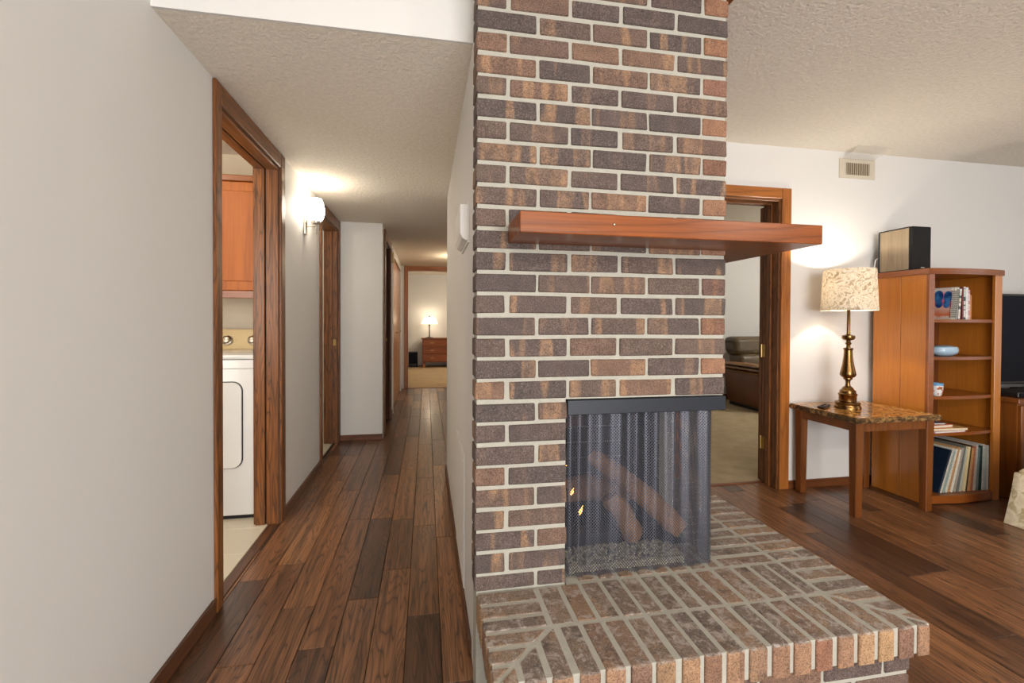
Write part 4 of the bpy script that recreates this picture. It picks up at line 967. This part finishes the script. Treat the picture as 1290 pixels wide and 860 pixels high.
# blue oval dish
dish = thing('blue_dish', (3.40, 2.55, SH[1]), 'pale blue oval lidded dish on the second shelf', 'dish')
PALEB = plain('blue_glaze', srgb(176, 206, 228), .2, var=.1, vs=14, coat=.4)
bm = bmesh.new(); lathe(bm, [(.040, 0), (.058, .005), (.084, .020), (.091, .036), (.089, .043)], (0, 0, 0), 32)
for v in bm.verts: v.co.y *= .75; v.co += Vector((3.445, 2.525, SH[1]))
link('bowl', bm, PALEB, dish, True)
bm = bmesh.new(); lathe(bm, [(.089, .043), (.090, .048), (.082, .062), (.05, .071), (.0005, .073)], (0, 0, 0), 32)
for v in bm.verts: v.co.y *= .75; v.co += Vector((3.445, 2.525, SH[1]))
link('lid', bm, PALEB, dish, True)
mug = thing('painted_cup', (3.285, 2.50, SH[2]), 'small white cup with blue rim and orange flowers on the third shelf', 'cup')
m, nt, b = mat_new('painted_cup'); v = coords(nt, rnd=False); sz = nd(nt, 'ShaderNodeSeparateXYZ', {0: v}).outputs[2]
fl = ramp(nt, noise(nt, v, 38, 2), [(.53, srgb(226, 228, 226)), (.56, srgb(206, 92, 48)), (.66, srgb(70, 110, 70))]); fl.node.color_ramp.interpolation = 'CONSTANT'
cc = mixc(nt, math_(nt, 'GREATER_THAN', sz, .068), fl, srgb(110, 168, 214)); nt.links.new(cc, b.inputs['Base Color']); b.inputs['Roughness'].default_value = .2
bm = bmesh.new(); lathe(bm, [(.022, 0), (.027, .006), (.032, .03), (.034, .084), (.031, .084), (.029, .03), (.02, .008), (.0005, .007)], (3.325, 2.475, SH[2]), 24); link('cup_body', bm, m, mug, True)
bm = bmesh.new(); path(bm, [(3.353, 2.490, SH[2]+.065), (3.372, 2.50, SH[2]+.06), (3.374, 2.501, SH[2]+.035), (3.353, 2.490, SH[2]+.022)], .0035, 8); link('handle', bm, WHITEP, mug, True)
# flat stack on the fourth shelf
def flat(x0, x1, y0, y1, z0, z1, col, label, rot=0, red=None):
    t_ = thing('flat_book', ((x0+x1)/2, (y0+y1)/2, z0), label, 'book', 'books lying on the fourth shelf'); t_.rotation_euler = (0, 0, math.radians(rot)); hx, hy, hh = (x1-x0)/2, (y1-y0)/2, z1-z0
    cv = paper('flat_cover', col)
    for nm, bm, mm in (('cover', B((-hx, hx, -hy, hy, hh-.002, hh), (-hx, hx, -hy, hy, 0, .002), (-hx, -hx+.002, -hy, hy, .002, hh-.002)), cv), ('page_block', B((-hx+.002, hx-.003, -hy+.003, hy-.003, .002, hh-.002)), PAGES)):
        o = link(nm, bm, mm); c = o.location.copy(); o.parent = t_; o.location = c
z = SH[3]
for (x0, x1, y0, y1, th, col, lab, ro) in ((3.25, 3.51, 2.43, 2.64, .012, srgb(206, 178, 196), 'thin lilac magazine at the bottom of the flat stack', 2), (3.255, 3.53, 2.435, 2.63, .014, srgb(222, 178, 110), 'orange-cream magazine second in the flat stack', -3),
                                (3.262, 3.44, 2.455, 2.65, .018, srgb(220, 122, 78), 'orange book lying near the top of the flat stack', 3), (3.25, 3.40, 2.47, 2.66, .010, srgb(120, 112, 130), 'thin grey-violet booklet on top of the flat stack', -5)):
    flat(x0, x1, y0, y1, z, z+th, col, lab, ro); z += th+.0005
# record albums on the base shelf, tilting less and less to the right
recs = [(.004, srgb(14, 34, 54), 'navy record album, leftmost on the bottom shelf', 19.5), (.006, srgb(212, 206, 190), 'cream record album leaning on the navy one', 19), (.007, srgb(150, 170, 164), 'pale green-grey record album with worn spine', 18), (.007, srgb(222, 216, 200), 'worn white record album with speckled spine', 17), (.006, srgb(196, 150, 96), 'tan record album with peeling spine', 16),
        (.008, srgb(232, 226, 210), 'wide cream boxed record album', 14.5), (.007, srgb(170, 160, 146), 'grey-brown record album with frayed spine', 13), (.008, srgb(112, 116, 112), 'dark grey mottled record album', 11.5), (.008, srgb(198, 196, 176), 'pale olive record album', 10), (.012, srgb(232, 214, 164), 'thick cream-yellow record box', 8), (.003, srgb(60, 44, 30), 'thin dark brown record album', 7.5),
        (.010, srgb(212, 158, 100), 'orange-tan record album right of the cream box', 6.5), (.008, srgb(188, 120, 84), 'rust-brown record album right of the orange-tan one', 5.5), (.009, srgb(214, 208, 198), 'off-white record album with dark lettered spine', 4), (.009, srgb(130, 150, 150), 'blue-grey record album left of the dark teal one', 3), (.011, srgb(28, 66, 66), 'dark teal record album between pale ones', 1.5), (.008, srgb(220, 222, 218), 'white record album beside the teal one', .8), (.012, srgb(198, 210, 208), 'pale aqua record album', 0), (.010, srgb(236, 234, 230), 'white record album at the right end of the bottom shelf', 0)]
x = 3.33; pa = 0
for i, (w, col, lab, a) in enumerate(recs):
    x += (w+.004)/math.cos(math.radians(a))+.0042+max(0, .31*(math.tan(math.radians(pa))-math.tan(math.radians(a)))); pa = a
    t_ = thing('record_album', (x, 2.462, .0605), lab, 'record', 'records on the bottom shelf'); t_.rotation_euler = (0, math.radians(a), 0)
    mm = plain('album_spine', col, .5, var=.32 if i not in (0, 9) else .05, vs=110)
    hh = .30 + .012*math.sin(i*2.1)
    for nm, bm, m_ in (('sleeve', B((-w-.004, 0, .002, .312, 0, hh), bev=.0008), paper('album_cover', col, .45)), ('spine', B((-w-.003, -.001, 0, .002, .001, hh-.001)), mm)):
        o = link(nm, bm, m_); c = o.location.copy(); o.parent = t_; o.location = c

# ------------------------------------------------------------------ television on its cabinet
tc = thing('tv_cabinet', (4.6, 2.5, 0), 'low brown wooden television cabinet beside the bookcase', 'cabinet')
link('carcass', B((3.885, 5.4, 2.40, 2.82, .0, .655)), TVCAB, tc)
link('top_board', B((3.865, 5.42, 2.375, 2.83, .655, .685), bev=.004), TVCAB, tc)
for a, c in ((3.90, 4.63), (4.65, 5.385)):
    dd = link('cabinet_door', B((a, c, 2.382, 2.40, .05, .64), bev=.004), TVCAB, tc)
    link('door_panel', B((a+.07, c-.07, 2.378, 2.382, .12, .57), bev=.002), TVCAB, dd); link('knob', B((c-.04, c-.02, 2.36, 2.382, .35, .37), bev=.004), GOLD, dd)
tv = thing('television', (4.65, 2.66, .685), 'large dark flat-screen television on the wooden cabinet', 'television')
link('panel', B((4.02, 5.42, 2.64, 2.675, .745, 1.405), bev=.006), DARKP, tv); link('screen', B((4.035, 5.405, 2.636, 2.64, .765, 1.39)), SCREEN, tv)
link('stand_neck', B((4.64, 4.80, 2.66, 2.70, .70, .80)), DARKP, tv); link('stand_base', B((4.42, 5.02, 2.55, 2.78, .685, .70), bev=.005), DARKP, tv)
# dark cable box / runner on the cabinet
mb_ = thing('media_box', (4.1, 2.5, .685), 'flat dark media box on the television cabinet', 'media box')
link('shell', B((3.93, 4.33, 2.42, 2.60, .687, .722), bev=.004), DARKP, mb_); link('front_panel', B((3.94, 4.32, 2.417, 2.42, .692, .716)), SCREEN, mb_)
# ------------------------------------------------------------------ slip-covered chair at the right edge
cm, cnt, cb_ = mat_new('floral_slipcover'); v = coords(cnt, rnd=False); n1 = noise(cnt, v, 14, 4, .6, .8)
cnt.links.new(ramp(cnt, n1, [(.38, srgb(214, 200, 170)), (.52, srgb(228, 216, 190)), (.6, srgb(184, 168, 126)), (.68, srgb(222, 208, 180))]), cb_.inputs['Base Color']); cb_.inputs['Roughness'].default_value = .9
ac = thing('slipcovered_armchair', (3.85, 1.75, 0), 'cream patterned slipcovered armchair with gathered skirt at the living room edge', 'armchair')
def skirt():
    bm = bmesh.new(); pts = []
    x0, x1, y0, y1 = 3.405, 4.25, 1.32, 2.12
    def seg(a, c, n): return [(a[0]+(c[0]-a[0])*i/n, a[1]+(c[1]-a[1])*i/n) for i in range(n)]
    loop = seg((x0, y1), (x0, y0), 40)+seg((x0, y0), (x1, y0), 40)+seg((x1, y0), (x1, y1), 40)+seg((x1, y1), (x0, y1), 40)
    cx, cy = (x0+x1)/2, (y0+y1)/2; rows = []
    for h, sc in ((0.003, 1.055), (.10, 1.03), (.2, 1.005), (.31, .985)):
        rows.append([bm.verts.new((cx+(x-cx)*(sc+.014*(1.06-sc)/.06*math.sin(i*1.1)), cy+(y-cy)*(sc+.014*math.sin(i*1.1)*(.22-h)*5), h)) for i, (x, y) in enumerate(loop)])
    n = len(loop)
    for a, c in zip(rows, rows[1:]):
        for i in range(n): bm.faces.new((a[i], a[(i+1) % n], c[(i+1) % n], c[i]))
    bm.faces.new(rows[-1])
    return bm
link('skirt', skirt(), cm, ac, True)
soft('seat_base', 3.415, 4.24, 1.335, 2.11, .20, .34, .03, cm, ac)
soft('seat_cushion', 3.62, 4.07, 1.38, 2.13, .34, .47, .05, cm, ac)
soft('arm', 3.418, 3.62, 1.34, 2.105, .26, .47, .085, cm, ac); soft('arm', 4.07, 4.26, 1.34, 2.08, .30, .50, .07, cm, ac)
soft('backrest', 3.47, 4.24, 1.22, 1.42, .30, .92, .08, cm, ac)

# ------------------------------------------------------------------ wall register with clear deflector
vn = thing('air_register', (3.1, YB, 2.24), 'cream wall air register with clear plastic deflector near the ceiling', 'vent')
link('frame', B((2.945, 3.252, YB-.006, YB, 2.243, 2.268), (2.945, 3.252, YB-.006, YB, 2.355, 2.385), (2.945, 3.0, YB-.006, YB, 2.268, 2.355), (3.205, 3.252, YB-.006, YB, 2.268, 2.355)), plain('cream_metal', srgb(206, 196, 178), .5), vn)
link('duct_opening', B((3.0, 3.205, YB-.002, YB, 2.268, 2.355)), plain('duct_dark', srgb(90, 76, 60), .8), vn)
for i in range(11): link('slat', B((3.006+i*.0186, 3.0105+i*.0186, YB-.008, YB-.002, 2.268, 2.355)), plain('slat_metal', srgb(196, 182, 160), .5) if i == 0 else bpy.data.materials['slat_metal'], vn)
m, nt, b = mat_new('clear_plastic'); b.inputs['Base Color'].default_value = (.9, .87, .80, 1); b.inputs['Alpha'].default_value = .28; b.inputs['Roughness'].default_value = .1
bm = bmesh.new(); prof = [(YB-.008, 2.378), (YB-.05, 2.385), (YB-.10, 2.405), (YB-.135, 2.428)]
a = [bm.verts.new((2.965, y, z)) for y, z in prof]; c = [bm.verts.new((3.235, y, z)) for y, z in prof]
for i in range(3): bm.faces.new((a[i], a[i+1], c[i+1], c[i]))
r = bmesh.ops.solidify(bm, geom=list(bm.faces), thickness=.002)
link('deflector', bm, m, vn)
